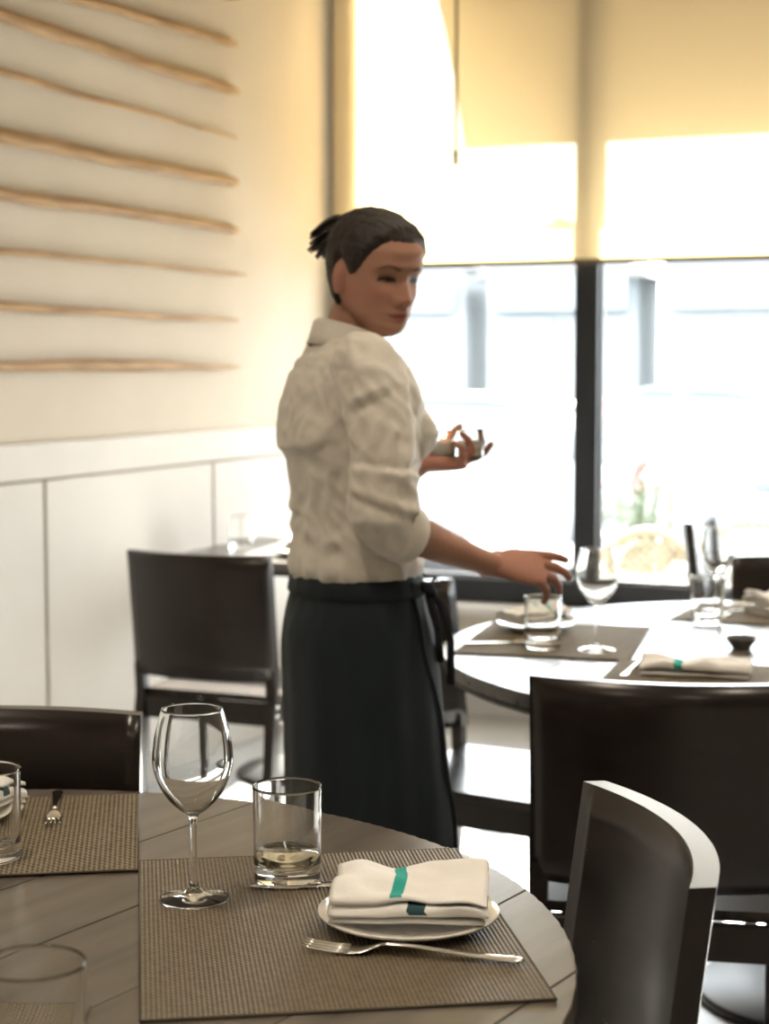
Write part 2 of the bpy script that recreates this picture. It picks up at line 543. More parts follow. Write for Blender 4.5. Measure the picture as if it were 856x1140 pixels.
mb = MB(); mb.lathe([(0, -.002), (.010, 0), (.011, .05), (.006, .058), (0, .058)], 12); mb.build('weight', M['cordgrey'], cord)

# ------------------------------------------------------------------ street outside
GZ = -.18
struct('pavement', rbox(MB(), -9, 16, A_WIN + .15, A_WIN + 5.0, GZ - .2, GZ), M['paving'])
struct('road', rbox(MB(), -30, 40, A_WIN + 5.0, A_WIN + 40, GZ - .35, GZ - .12), M['asphalt'])

# barrel awning over the window
DA = .46
awz0 = at(507, 166, AB(A_WIN + .15 + DA, b_at_win(507, A_WIN + .15 + DA)).y).z
B_AW = b_at_win(462)
prof = []
prof.append((A_WIN + .16, 3.10))
for i in range(15):
    t = i / 14
    prof.append((A_WIN + .16 + DA * t, 2.92 - (2.92 - awz0) * t ** 1.45))
aw = thing('barrel_awning', 'curved tan barrel awning outside above the street windows', 'awning', AB(A_WIN + .16, B_AW, 2.2))
rings = []
for bb in (B_AW, B_RIGHT + 1.0):
    rings.append([AB(a, bb, z) for a, z in prof] + [AB(a - .006, bb, z) for a, z in reversed(prof)])
mb = MB(); mb.loft(rings)
wbuild(mb, 'canopy', M['awning'], aw, aw.location)
mb = MB(); mb.tube([AB(a, B_AW, z) for a, z in prof], .012, 6)
wbuild(mb, 'end_hoop', M['metal'], aw, aw.location)

def facade(name, label, b0, b1, a, h, m, nwin, gable=False):
    t = thing(name, label, 'building', AB(a, (b0 + b1) / 2, GZ), 0)
    base = t.location.copy()
    wbuild(rbox(MB(), b0, b1, a, a + 1.5, GZ - .1, h), 'wall', m, t, base)
    if gable:
        mb = MB()
        rings = []
        for bb, hh in ((b0 - .2, h), ((b0 + b1) / 2, h + 1.0), (b1 + .2, h)):
            pass
        poly = [(b0 - .25, h), ((b0 + b1) / 2, h + .95), (b1 + .25, h)]
        vs = [AB(a - .2, p[0], p[1]) for p in poly] + [AB(a + 1.5, p[0], p[1]) for p in poly]
        mb.add(vs, [(0, 1, 2), (5, 4, 3), (0, 3, 4, 1), (1, 4, 5, 2), (2, 5, 3, 0)])
        wbuild(mb, 'roof', M['roof'], t, base)
    else:
        wbuild(rbox(MB(), b0 - .1, b1 + .1, a - .15, a + 1.5, h, h + .22), 'cornice', M['btrim'], t, base)
    w = (b1 - b0) / nwin
    for i in range(nwin):
        c = b0 + (i + .5) * w
        f = wbuild(rbox(MB(), c - w * .36, c + w * .36, a - .06, a - .002, GZ + .5, GZ + 2.3), 'window', M['btrim'], t, base)
        wbuild(rbox(MB(), c - w * .31, c + w * .31, a - .075, a - .061, GZ + .6, GZ + 2.2), 'pane', M['bglass'], f, (0, 0, 0)).location = -base
    wbuild(rbox(MB(), b0 + .1, b1 - .1, a - .3, a - .003, GZ + 2.45, GZ + 2.95), 'shop_sign', M['facade2'], t, base)
    return t

facade('shop_building', 'pale flat-roofed shop across the street beside the waitress', -13.6, -9.1, 26, 2.95, M['facade1'], 4)
facade('gabled_building', 'low building with a pitched grey roof across the street', -8.7, -6.3, 26, 2.75, M['facade2'], 2, True)
facade('far_building', 'long bluish-white shopfront across the street behind the right window', -5.9, 1.5, 26, 3.0, M['facade1'], 6)

def car(label, b, a, m):
    t = thing('parked_car', label, 'car', AB(a, b, GZ - .12), -WALL_ANG)
    # profile in x (length) and z, extruded over y (width)
    low = [(-2.15, .32), (-2.2, .55), (-2.1, .86), (-1.2, .95), (1.0, .95), (1.9, .82), (2.15, .62), (2.18, .32)]
    cab = [(-1.55, .94), (-.95, 1.36), (-.55, 1.44), (.35, 1.43), (.75, 1.33), (1.25, .94)]
    rings = [[Vector((x * k, y, .32 + (z - .32) * kz)) for x, z in low] for y, k, kz in ((-.86, .97, .9), (-.8, 1, 1), (.8, 1, 1), (.86, .97, .9))]
    mb = MB(); mb.loft(rings); body = mb.build('body', m, t)
    rings = [[Vector((x * k, y * (1 - .16 * max(0, z - .94) / .5), z)) for x, z in cab] for y, k in ((-.78, .985), (-.74, 1), (.74, 1), (.78, .985))]
    mb = MB(); mb.loft(rings); mb.build('cabin', M['bglass'], t)
    mb = MB(); mb.loft([[Vector((x, y, z)) for x, z in ((-.98, 1.345), (-.55, 1.455), (.36, 1.445), (.78, 1.325), (.3, 1.40), (-.5, 1.41))] for y in (-.70, .70)])
    mb.build('roof', m, t)
    for x in (-1.35, 1.38):
        for y in (-.80, .80):
            mb = MB(); mb.lathe([(0, -.1), (.2, -.11), (.31, -.1), (.325, -.05), (.325, .05), (.31, .1), (.2, .11), (0, .1)], 20, Matrix.Translation((x, y, .325)) @ Matrix.Rotation(math.pi / 2, 4, 'X'))
            wh = mb.build('wheel', M['tyre'], t)
            mb = MB(); mb.lathe([(0, -.118), (.19, -.118), (.19, .118), (0, .118)], 16, Matrix.Translation((x, y, .325)) @ Matrix.Rotation(math.pi / 2, 4, 'X'))
            mb.build('hubcap', M['car'], wh)
    return t

car('silver car parked at the kerb, seen through the window beside the waitress', b_at_win(535, A_WIN + 7.2), A_WIN + 7.2, M['car'])
car('blue car parked across the road behind the right window', b_at_win(790, A_WIN + 13), A_WIN + 13, M['car2'])

def cafe_chair(label, px, Y, rz):
    p = at(px, 600, Y)
    t = thing('patio_chair', label, 'chair', (p.x, p.y, GZ), rz, 'patio chairs outside the window')
    W, H0, H1 = .25, .46, .86
    arc = [Vector((W * math.cos(math.pi * i / 20), .24, H0 + (H1 - H0) * math.sin(math.pi * i / 20) ** .8)) for i in range(21)]
    mb = MB(); mb.tube(arc, .016, 8); fr = mb.build('back_frame', M['rattan'], t)
    mb = MB()
    def inside(x, z):
        return abs(x) < W and z < H0 + (H1 - H0) * (max(0, 1 - (x / W) ** 2) ** .4)
    for s in (-1, 1):
        c = -1.2
        while c < 1.2:
            seg = []
            for i in range(61):
                x = -W + 2 * W * i / 60
                z = H0 + s * (x + c)
                if z > H0 and inside(x, z):
                    seg.append(Vector((x, .24 + .003 * s, z)))
            if len(seg) > 2:
                mb.tube([seg[0], seg[-1]], .006, 5)
            c += .042
    mb.build('back_lattice', M['rattan'], t)
    mb = MB(); mb.lathe([(0, .43), (.235, .43), (.245, .445), (.235, .46), (0, .46)], 24); mb.build('seat', M['rattan'], t)
    for x, y in ((-.18, -.17), (.18, -.17), (-.2, .2), (.2, .2)):
        mb = MB(); mb.tube([(x, y, .44), (x * 1.15, y * 1.15, 0)], .014, 8); mb.build('leg', M['rattan'], t)
    return t

cafe_chair('rattan patio chair with an arched lattice back just right of the mullion', 700, 7.35, math.pi + .15)
cafe_chair('rattan patio chair with an arched lattice back at the right picture edge', 838, 7.75, math.pi - .2)

# flowering planter on the pavement
pp = at(715, 640, 9.6)
pl = thing('planter', 'planter of pinkish flowers outside behind the patio chair', 'planter', (pp.x, pp.y, GZ))
mb = MB(); mb.lathe([(0, 0), (.22, 0), (.28, .42), (.25, .42), (.24, .38), (0, .38)], 20); mb.build('pot', M['pot'], pl)
mb, mp_ = MB(), MB()
for i in range(46):
    an, r0, h = rnd.uniform(0, 6.28), rnd.uniform(0, .2), rnd.uniform(.45, 1.0)
    p0 = Vector((r0 * math.cos(an), r0 * math.sin(an), .38)); p1 = Vector((2.0 * r0 * math.cos(an), 2.0 * r0 * math.sin(an), .38 + h))
    mb.tube([p0, (p0 + p1) / 2 + Vector((0, 0, .05)), p1], [.006, .005, .003], 5)
    for k in range(5):
        q = p0.lerp(p1, .3 + .14 * k); d = Vector((rnd.uniform(-1, 1), rnd.uniform(-1, 1), rnd.uniform(-.2, .6))).normalized()
        s_ = d.cross(Vector((0, 0, 1))).normalized() * .018
        mb.add([q, q + d * .05 + s_, q + d * .10, q + d * .05 - s_], [(0, 1, 2, 3)])
    mp_.lathe([(0, -.02), (.03, 0), (.035, .02), (0, .03)], 8, Matrix.Translation(p1))
st = mb.build('foliage', M['leaf'], pl); mp_.build('blossoms', M['petal'], pl)

# ------------------------------------------------------------------ wall sticks
ends = [(-2, -52, .016), (50, -27, .019), (103, 17, .021), (155, 80, .012), (205, 152, .021), (256, 215, .019), (305, 280, .012), (357, 342, .015), (408, 407, .016)]
descr = ['topmost thin wooden stick on the left wall, barely entering the picture', 'second wooden stick from the top of the left wall, cut off by the frame',
         'thick wooden stick, third from the top of the left wall', 'thin grey-brown wooden stick, fourth from the top of the left wall',
         'thick wooden stick with a dark angled end at the picture edge', 'knotty wooden stick, fourth from the bottom of the left wall',
         'thin wavy wooden stick, third from the bottom of the left wall', 'tapering wooden stick, second from the bottom of the left wall',
         'lowest wooden stick on the left wall, nearly level with the eye']
aL, aR = a_at_left(-14), a_at_left(262)
for i, (yr, yl, r) in enumerate(ends):
    a1 = aR + (.05 if i == 6 else rnd.uniform(-.015, .01))
    a0 = aL if i == 4 else aL - rnd.uniform(.03, .3)
    pz = at(262, yr, AB(aR, B_LEFT).y).z
    pzl = at(0, yl, AB(a_at_left(0), B_LEFT).y).z
    n = 26
    rings = []
    ph = rnd.uniform(0, 9)
    t = thing('wall_stick', descr[i], 'stick', AB((a0 + a1) / 2, B_LEFT + .022, pz), math.pi / 2 - WALL_ANG, 'wooden sticks on the left wall')
    for k in range(n + 1):
        s = k / n
        aa = a0 + (a1 - a0) * s
        zz = pzl + (pz - pzl) * (aa - a_at_left(0)) / (aR - a_at_left(0)) - pz
        zz += .0022 * math.sin(s * 7 + ph) + .0014 * math.sin(s * 17 + ph * 2)
        tp = (1.0 - (.55 if i in (3, 6, 7) else .2) * s) * (1 + .10 * noise.noise(Vector((s * 9, ph, i))))
        if i == 8: tp *= (.85 + .5 * math.sin(math.pi * s) ** 2) * (1 - .5 * s ** 4)
        rr = r * tp
        if k == 0: rr *= .75
        if k == n: rr *= .6
        rings.append([Vector((aa - (a0 + a1) / 2, rr * .8 * math.cos(2 * math.pi * j / 10) * (1 + .1 * math.sin(j * 2.3 + ph)), zz + rr * math.sin(2 * math.pi * j / 10) * (1 + .1 * math.cos(j * 1.7 + ph)))) for j in range(10)])
    mb = MB(); mb.loft(rings); mb.build('shaft', M['stick'], t)
    if i in (4, 8):
        mb = MB(); q = rings[0]; c = sum(q, Vector()) / 10
        mb.loft([[c + (p - c) * .9 + Vector((.0, 0, 0)) for p in q], [c + (p - c) * 1.06 + Vector((-.012, 0, .004)) for p in q], [c + (p - c) * .5 + Vector((-.02, 0, .008)) for p in q]])
        mb.build('burnt_end', M['stickend'], t)
    for s in (.15, .85):
        mb = MB(); k = int(n * s); c = sum(rings[k], Vector()) / 10
        mb.tube([c + Vector((0, 0, 0)), c + Vector((0, .0225, 0))], .004, 6); mb.build('wall_pin', M['metal'], t)

# ------------------------------------------------------------------ chairs
def make_chair(label, cat='chair'):
    t = thing('dining_chair', label, cat)
    W, BOW = .203, .042
    def stile_y(z):
        return -.205 - (.045 * ((z - .45) / .40) ** 1.2 if z > .45 else .045 * ((.45 - z) / .45) ** 1.3)
    for s in (-1, 1):                       # rear legs run up as the stiles of the back
        mb = MB()
        rings = []
        for k in range(13):
            z = .53 * k / 12
            y = stile_y(z)
            hw, hd = .0145, (.0125 if z > .44 else .019)
            rings.append([Vector((s * W + dx, y + dy, z)) for dx, dy in ((-hw, -hd), (hw, -hd), (hw, hd), (-hw, hd))])
        mb.loft(rings, smooth=False); lg = mb.build('rear_leg', M['dark'], t)
        for z in (.405, .43):
            mb = MB(); mb.lathe([(0, 0), (.006, 0), (.005, .002), (0, .003)], 10, Matrix.Translation((s * (W + .0145), stile_y(z), z)) @ Matrix.Rotation(s * math.pi / 2, 4, 'Y'))
            mb.build('screw', M['screw'], lg)
        mb = MB()
        rings = []
        for k in range(7):
            z = .425 * k / 6
            hw = .015 + .004 * k / 6
            rings.append([Vector((s * (W - .004) + dx, .20 + dy, z)) for dx, dy in ((-hw, -hw), (hw, -hw), (hw, hw), (-hw, hw))])
        mb.loft(rings, smooth=False); mb.build('front_leg', M['dark'], t)
    # curved plywood back
    mb = MB()
    rings = []
    N = 18
    for i in range(N + 1):
        x = (-W + 2 * W * i / N) * 1.0715
        bow = BOW * (1 - (x / W) ** 2)
        col = []
        K = 8
        for side in (1, -1):
            for k in (range(K + 1) if side == 1 else range(K, -1, -1)):
                z = .50 + .35 * k / K
                col.append(Vector((x, stile_y(z) - bow + side * .0135, z + (0.0 if k < K else .0006))))
        rings.append(col)
    mb.loft(rings, smooth=False); br = mb.build('backrest', M['darkpanel'], t)
    for p in br.data.polygons:
        if abs(p.normal.y) > .5: p.use_smooth = True
    mb = MB()                              # seat, slightly dished, rounded front
    poly = [(-.205, -.19), (.205, -.19), (.222, .20), (.20, .225), (-.20, .225), (-.222, .20)]
    bm = MB(); bm.prism(poly, .437, .455); bm.build('seat', M['seat'], t)
    for s in (-1, 1):
        mb = MB(); mb.box(s * .195 - .011, s * .195 + .011, -.19, .19, .375, .437, bev=.002); mb.build('side_rail', M['dark'], t)
    mb = MB(); mb.box(-.19, .19, -.216, -.194, .375, .437, bev=.002); mb.build('back_rail', M['dark'], t)
    mb = MB(); mb.box(-.186, .186, .189, .211, .375, .437, bev=.002); mb.build('front_rail', M['dark'], t)
    return t

def chair_place(c, e0, e1, facing, label, first=False):
    """e0, e1: the two upper back corners; facing: the way the sitter looks"""
    f = Vector((facing[0], facing[1], 0)).normalized()
    mid = (Vector((*e0, 0)) + Vector((*e1, 0))) / 2 + f * .25
    rz = math.atan2(f.y, f.x) - math.pi / 2
    if first:
        c.location = mid; c.rotation_euler = (0, 0, rz); tag(c, label, 'chair', 'dark dining chairs'); return c
    return dup(c, label, mid, rz, 'dark dining chairs')

chair0 = make_chair('')
def back_at(px, py, z=.85):
    p = atz(px, py, z); return (p.x, p.y)
chair_place(chair0, back_at(593, 753), back_at(888, 760), (.19, .98), 'dark wooden dining chair with its broad back to the viewer at the sunlit table', True)
chair_place(chair0, back_at(664, 872), back_at(792, 985), (-.99, -.12), 'dark wooden dining chair at the right of the near table, top edge shining white')
chair_place(chair0, back_at(157, 613), back_at(284, 618), (SU, CU), 'dark wooden dining chair by the panelled wall, back to the viewer')
chair_place(chair0, (-.368, 2.47), (-.774, 2.47), (0, -1), 'dark wooden dining chair behind the near table, at the left picture edge')
chair_place(chair0, (.945, 4.58), (1.35, 4.54), (-.10, -1), 'dark wooden dining chair on the far side of the sunlit table')
chair_place(chair0, (.99, 5.60), (1.15, 5.98), (CU, -SU), 'dark wooden dining chair seen edge-on in front of the window')
chair_place(chair0, (.146, 4.08), (-.07, 3.73), (.86, -.51), 'dark wooden dining chair between the waitress and the sunlit table')

# ------------------------------------------------------------------ tables
TOP = .75
def round_table(label, cx, cy, R, ang, off, bw, cat='table'):
    """boards run at angle ang (world); off: n-coordinate of one joint; bw: board width"""
    t = thing('round_table', label, cat, (cx, cy, 0), ang)
    # local x runs along the boards, local y across them
    nrm = Vector((-math.sin(ang), math.cos(ang)))
    o = off - (cx * nrm.x + cy * nrm.y)
    j = o
    while j > -R: j -= bw
    k = 0
    while j < R:
        y0, y1 = max(j, -R + .001) + .0006, min(j + bw, R - .001) - .0006
        if y1 - y0 > .006:
            pts = []
            n = 22
            for i in range(n + 1):
                y = y0 + (y1 - y0) * i / n
                pts.append((math.sqrt(max(0, R * R - y * y)) + .0012 * math.sin(y * 300), y))
            for i in range(n + 1):
                y = y1 - (y1 - y0) * i / n
                pts.append((-math.sqrt(max(0, R * R - y * y)), y))
            mb = MB()
            dz = rnd.uniform(-.0006, .0006) - .0006
            zb = TOP - .028
            m_ = len(pts)
            cen = Vector((0, (y0 + y1) / 2))
            def ins(p, d):
                v = Vector(p); q = v - cen * Vector((0, 0)).length
                yy = min(max(p[1], y0 + d), y1 - d)
                l = math.hypot(p[0], p[1])
                f_ = (l - d) / l if l > d else 1
                return (p[0] * f_, min(max(p[1] * f_, y0 + d), y1 - d))
            rings = [[Vector((p[0], p[1], zb)) for p in pts], [Vector((p[0], p[1], TOP + dz - .002)) for p in pts], [Vector((*ins(p, .0012), TOP + dz)) for p in pts]]
            mb.loft(rings, smooth=False)
            mb.build('board', M['top'], t)
            k += 1
        j += bw
    mb = MB(); mb.lathe([(0, TOP - .045), (R - .012, TOP - .045), (R - .006, TOP - .042), (R - .006, TOP - .0285), (0, TOP - .0285)], 72)
    mb.build('under_rim', M['topedge'], t)
    mb = MB(); mb.lathe([(0, .03), (.055, .03), (.05, .12), (.045, .6), (.06, TOP - .046), (0, TOP - .046)], 24); mb.build('column', M['metal'], t)
    mb = MB(); mb.lathe([(0, 0), (.27, 0), (.275, .008), (.26, .018), (.08, .03), (0, .03)], 40); mb.build('base_plate', M['metal'], t)
    return t

BANG = math.radians(57)
bn = Vector((-math.sin(BANG), math.cos(BANG)))
NT = Vector((-.487, 1.739, 0))
FT = Vector((.945, 3.615, 0))
jo = atz(489, 946, TOP)
round_table('round dark board table in the foreground with weathered edge', NT.x, NT.y, .683, BANG, jo.x * bn.x + jo.y * bn.y, .17)
round_table('round table by the window with its top glaring white', FT.x, FT.y, .823, BANG, .4, .17)

# square table at the left wall, behind the chair
T0 = AB(4.80, -2.735)
sq = thing('square_table', 'small dark table against the panelled wall behind the waitress', 'table', AB(5.16, -2.34, 0), -WALL_ANG)
for i in range(4):
    x0 = -.37 + i * .185
    mb = MB(); mb.box(x0 + .001, x0 + .184, -.36, .36, TOP - .028, TOP, bev=.002); mb.build('board', M['top'], sq)
mb = MB(); mb.box(-.36, .36, -.35, .35, TOP - .045, TOP - .0285); mb.build('under_rim', M['topedge'], sq)
mb = MB(); mb.lathe([(0, .03), (.05, .03), (.045, .6), (.06, TOP - .046), (0, TOP - .046)], 24); mb.build('column', M['metal'], sq)
mb = MB(); mb.lathe([(0, 0), (.25, 0), (.255, .008), (.24, .018), (.08, .03), (0, .03)], 40); mb.build('base_plate', M['metal'], sq)

# ------------------------------------------------------------------ table settings
def placemat(label, corner, ex, ey, w, d, m):
    """corner + ex*w + ey*d; ex, ey unit vectors in the table plane"""
    ex = Vector((*ex, 0)).normalized(); ey = Vector((*ey, 0)).normalized()
    c = Vector((*corner, TOP)) + ex * w / 2 + ey * d / 2
    t = thing('placemat', label, 'placemat', c, math.atan2(ex.y, ex.x), 'woven placemats')
    mb = MB()
    nx, ny = 30, 30
    mb.box(-w / 2, w / 2, -d / 2, d / 2, .0002, .0028, bev=.0009)
    mb.build('weave', m, t)
    mb = MB()
    for (x0, y0, x1, y1) in ((-w / 2, -d / 2, w / 2, -d / 2), (w / 2, -d / 2, w / 2, d / 2), (w / 2, d / 2, -w / 2, d / 2), (-w / 2, d / 2, -w / 2, -d / 2)):
        mb.tube([(x0, y0, .0016), (x1, y1, .0016)], .0016, 6)
    mb.build('bound_edge', M['hemcord'], t)
    return t

MT = TOP + .0030
exA = Vector((.389, .056)).normalized(); eyA = Vector((-exA.y, exA.x))
placemat('woven placemat under the folded napkin on the near table', (-.2245, 1.535), exA, eyA, .392, .52, M['mat_near'])
placemat('ribbed woven placemat with a fork, at the left edge of the near table', (-.296 - .99 * .405, 2.014 - .137 * .405), (.99, .137), (-.137, .99), .405, .372, M['mat_far'])
placemat('woven placemat at the very bottom left corner of the picture', (-.62, 1.19), (1, .02), (-.02, 1), .35, .375, M['mat_near'])
placemat('woven placemat under the wine glass on the sunlit table', (.144, 3.59), (.334, -.085), (.085, .334), .37, .47, M['mat_far'])
placemat('woven placemat in front of the broad chair back on the sunlit table', (.395, 3.19), (.96, -.278), (.278, .96), .46, .33, M['mat_far'])
placemat('woven placemat at the right edge of the sunlit table', (.684, 4.08), (.92, -.39), (.39, .92), .46, .30, M['mat_far'])

def fine(prof, step=.0025):
    out = [prof[0]]
    for (r0, z0), (r1, z1) in zip(prof, prof[1:]):
        k = max(1, min(40, int(math.hypot(r1 - r0, z1 - z0) / step)))
        out += [(r0 + (r1 - r0) * i / k, z0 + (z1 - z0) * i / k) for i in range(1, k + 1)]
    return out

def wine_glass(label, loc, s=1.0, group='wine glasses'):
    t = thing('wine_glass', label, 'wine glass', loc, 0, group)
    out = [(0, .0), (.036, .0), (.0385, .0012), (.0385, .0024), (.030, .0045), (.012, .009), (.0055, .017), (.0042, .03), (.0038, .055), (.0040, .085), (.0065, .097),
           (.016, .104), (.029, .117), (.039, .134), (.0445, .152), (.0452, .166), (.0425, .188), (.0380, .207), (.0345, .2185)]
    inn = [(.0338, .2190), (.0331, .2185), (.0366, .207), (.0411, .188), (.0438, .166), (.0431, .152), (.0376, .135), (.0275, .1195), (.014, .107), (.005, .1025), (0, .1015)]
    mb = MB(); mb.lathe(fine([(q[0] * s, q[1] * s) for q in densify(out, 4) + inn[:1] + densify(inn[1:], 4)], .004), 56)
    o = mb.build('bowl', M['glass'], t)
    return t

def tumbler(label, loc, s=1.0, water=.0, group='tumblers', h=.114, r=.0405):
    t = thing('tumbler', label, 'glass', loc, 0, group)
    out = [(0, .0006), (r * .86, .0), (r * .95, .003), (r * .97, .02), (r, h - .001)]
    inn = [(r - .0008, h), (r - .0018, h - .001), (r * .97 - .0026, .03), (r * .93 - .0026, .021), (r * .6, .0175), (0, .0165)]
    mb = MB(); mb.lathe(fine([(q * s, z * s) for q, z in out + inn]), 56)
    mb.build('wall', M['glass'], t)
    if water:
        ri = r * .965 - .0027
        mb = MB(); mb.lathe([(0, .0167), (r * .6, .0177), (r * .92 - .0026, .0212), (ri, .0302), (ri, .030 + water), (0, .030 + water)], 48)
        mb.build('water', M['water'], t)
    return t

W1 = atz(216, 1001, MT); T1 = atz(320, 980, MT)
wine_glass('empty wine glass on the near placemat, nearest and largest', W1)
tumbler('tumbler with a little water beside the near wine glass', T1, water=.006)
wine_glass('wine glass on the sunlit table just below the waitress\'s hand', atz(664, 724, MT), 1.0)
tumbler('tumbler on the sunlit table in front of the plated napkin', atz(604, 721, MT), .98)
wine_glass('wine glass at the right edge of the sunlit table, behind a tumbler', atz(797, 684, MT), .98)
tumbler('tumbler at the right edge of the sunlit table, beside the spoon', atz(787, 694, MT), .98)
tumbler('tumbler cut off by the left picture edge on the ribbed placemat', Vector((-.484, 2.055, MT)), 1.0)
tumbler('blurred empty tumbler at the bottom left corner of the picture', Vector((-.284, 1.352, MT)), 1.05)

def plate(label, loc, R=.10, h=.016):
    t = thing('plate', label, 'plate', loc, 0, 'white plates')
    mb = MB(); mb.lathe([(0, .002), (R * .55, .002), (R * .6, 0), (R * .64, .002), (R * .8, h * .4), (R * .99, h * .9), (R, h), (R * .985, h + .002), (R * .8, h * .55 + .002), (R * .62, .0065), (0, .006)], 56)
    mb.build('dish', M['china'], t)
    mb = MB(); mb.lathe([(R * .985, h + .0005), (R * .995, h + .002), (R * 1.004, h + .0005), (R * .995, h - .001)], 56, closed=True); mb.build('rim', M['china'], t)
    return t

def napkin(label, loc, rz, w=.17, d=.115, layers=4, stripe=.02, wave=.006, seed=1, tilt=0.0, th=.0072):
    """a cloth folded back and forth: one long strip with real folds, swept across its width"""
    t = thing('napkin', label, 'napkin', loc, rz, 'folded white napkins')
    path = []
    g = th
    for L in range(layers):
        z = g * .5 + L * g
        xs = [(-d / 2 + d * k / 14) for k in range(15)]
        if L % 2: xs.reverse()
        for x in xs:
            path.append((x, z))
        if L < layers - 1:
            sgn = 1 if L % 2 == 0 else -1
            for k in range(1, 5):
                an = -math.pi / 2 + math.pi * k / 5
                path.append((sgn * (d / 2 + g * .5 * math.cos(an)), z + g * .5 + g * .5 * math.sin(an)))
    n = 26
    hw = .0022
    mb = MB()
    ztop = layers * g
    def warp(x, y, z):
        q = z / ztop
        zz = z + wave * q * (noise.noise(Vector((x * 14 + seed, y * 12, seed * 3.1))) + .7 * noise.noise(Vector((x * 30, y * 26 + seed, q)))) + tilt * q * x
        yy = y * (1 + .05 * noise.noise(Vector((x * 9, z * 160, seed)))) + .004 * noise.noise(Vector((x * 20, z * 300, seed + 5)))
        xx = x * (1 + .03 * noise.noise(Vector((y * 10, z * 200, seed + 9)))) + .004 * noise.noise(Vector((y * 16, z * 240, seed)))
        edge = max(0, abs(y) / (w / 2) - .72) / .28
        zz -= .30 * q * th * edge ** 2
        return Vector((yy, xx, max(zz, .0012)))
    rows = []
    m_ = len(path)
    for i in range(m_):
        x, z = path[i]
        x0, z0 = path[max(0, i - 1)]; x1, z1 = path[min(m_ - 1, i + 1)]
        tx, tz = x1 - x0, z1 - z0
        l = math.hypot(tx, tz) or 1
        nx, nz = -tz / l, tx / l
        rows.append(([warp(x + nx * hw, -w / 2 + w * j / n, z + nz * hw) for j in range(n + 1)], [warp(x - nx * hw, -w / 2 + w * j / n, z - nz * hw) for j in range(n + 1)]))
    vs, fs, ms = [], [], []
    for up, lo_ in rows:
        vs += up + lo_
    st = 2 * (n + 1)
    def stripe_m(i, j):
        y = (j + .5) / n * w - w / 2
        top = i >= m_ - 19
        if top and abs(y - stripe) < w / n * 1.05: return 1
        if not top and abs(y - (stripe + .02)) < w / n * 1.6 and i > m_ - 38: return 2
        if not top and abs(y - (stripe - .045)) < w / n * 1.2 and 14 < i < 24: return 2
        return 0
    for i in range(m_ - 1):
        for j in range(n):
            a, b2 = i * st + j, (i + 1) * st + j
            fs.append((a, a + 1, b2 + 1, b2)); ms.append(stripe_m(i, j))
            a, b2 = a + n + 1, b2 + n + 1
            fs.append((a, b2, b2 + 1, a + 1)); ms.append(stripe_m(i, j))
        for j in (0, n):
            a, b2 = i * st + j, (i + 1) * st + j
            fs.append((a, b2, b2 + n + 1, a + n + 1)); ms.append(0)
    for i in (0, m_ - 1):
        for j in range(n):
            a = i * st + j
            fs.append((a, a + 1, a + n + 2, a + n + 1)); ms.append(0)
    mb.add(vs, fs, 0, True)
    mb.m = ms
    mb.build('cloth', [M['linen'], M['teal'], M['navyteal']], t)
    return t

P1 = atz(455, 1033, MT); P1.y += .015
plate('white plate under the folded napkin on the near table', P1, .098, .015)
napkin('folded white napkin with a teal stripe on the near plate', P1 + Vector((.002, .0, .0168)), math.radians(-4), .165, .118, 4, -.012, .012, 3, .06, .0085)

def cutlery_strip(mb, prof, z_thick=.0011):
    """prof: (x, half width, z, half thickness)"""
    rings = []
    for x, hw, z, ht in prof:
        rings.append([Vector((x, hw * math.cos(2 * math.pi * k / 12), z + ht * math.sin(2 * math.pi * k / 12))) for k in range(12)])
    mb.loft(rings)

def fork(label, loc, rz, s=1.0):
    """lies along +x: tines at -x, handle at +x"""
    t = thing('fork', label, 'fork', loc, rz, 'forks')
    mb = MB(); cutlery_strip(mb, [(-.030, .0035, .0085, .0014), (-.022, .0032, .0095, .0016), (0, .0034, .0092, .0017), (.03, .0048, .0066, .0016), (.06, .0065, .0045, .0016), (.078, .0078, .0036, .0018), (.09, .0084, .0034, .0018), (.098, .006, .0032, .0014), (.1005, .002, .003, .0008)])
    mb.build('handle', M['steel'], t)
    mb = MB(); cutlery_strip(mb, [(-.028, .0038, .0088, .0014), (-.036, .007, .006, .0012), (-.045, .0112, .0032, .0011), (-.055, .0122, .0022, .0011), (-.060, .0122, .0022, .0011)])
    mb.build('head', M['steel'], t)
    for k in range(4):
        y = -.0098 + k * .0065
        mb = MB(); mb.tube([(-.058, y, .0022), (-.075, y, .0026), (-.092, y * .97, .0045), (-.101, y * .94, .0075)], [.0021, .0019, .0016, .0007], 6); mb.build('tine', M['steel'], t)
    t.scale = (s, s, s)
    return t

def knife(label, loc, rz, s=1.0):
    t = thing('table_knife', label, 'knife', loc, rz, 'knives')
    mb = MB(); cutlery_strip(mb, [(.0, .004, .0042, .0022), (.02, .005, .0044, .003), (.06, .007, .0048, .0036), (.09, .0078, .005, .004), (.104, .006, .0046, .003), (.108, .002, .0042, .001)])
    mb.build('handle', M['steel'], t)
    mb = MB(); cutlery_strip(mb, [(.002, .004, .0042, .002), (-.01, .0075, .0036, .0013), (-.05, .0092, .0032, .0011), (-.09, .0088, .003, .0010), (-.108, .005, .003, .0008), (-.114, .0012, .003, .0005)])
    mb.build('blade', M['steel'], t)
    t.scale = (s, s, s)
    return t

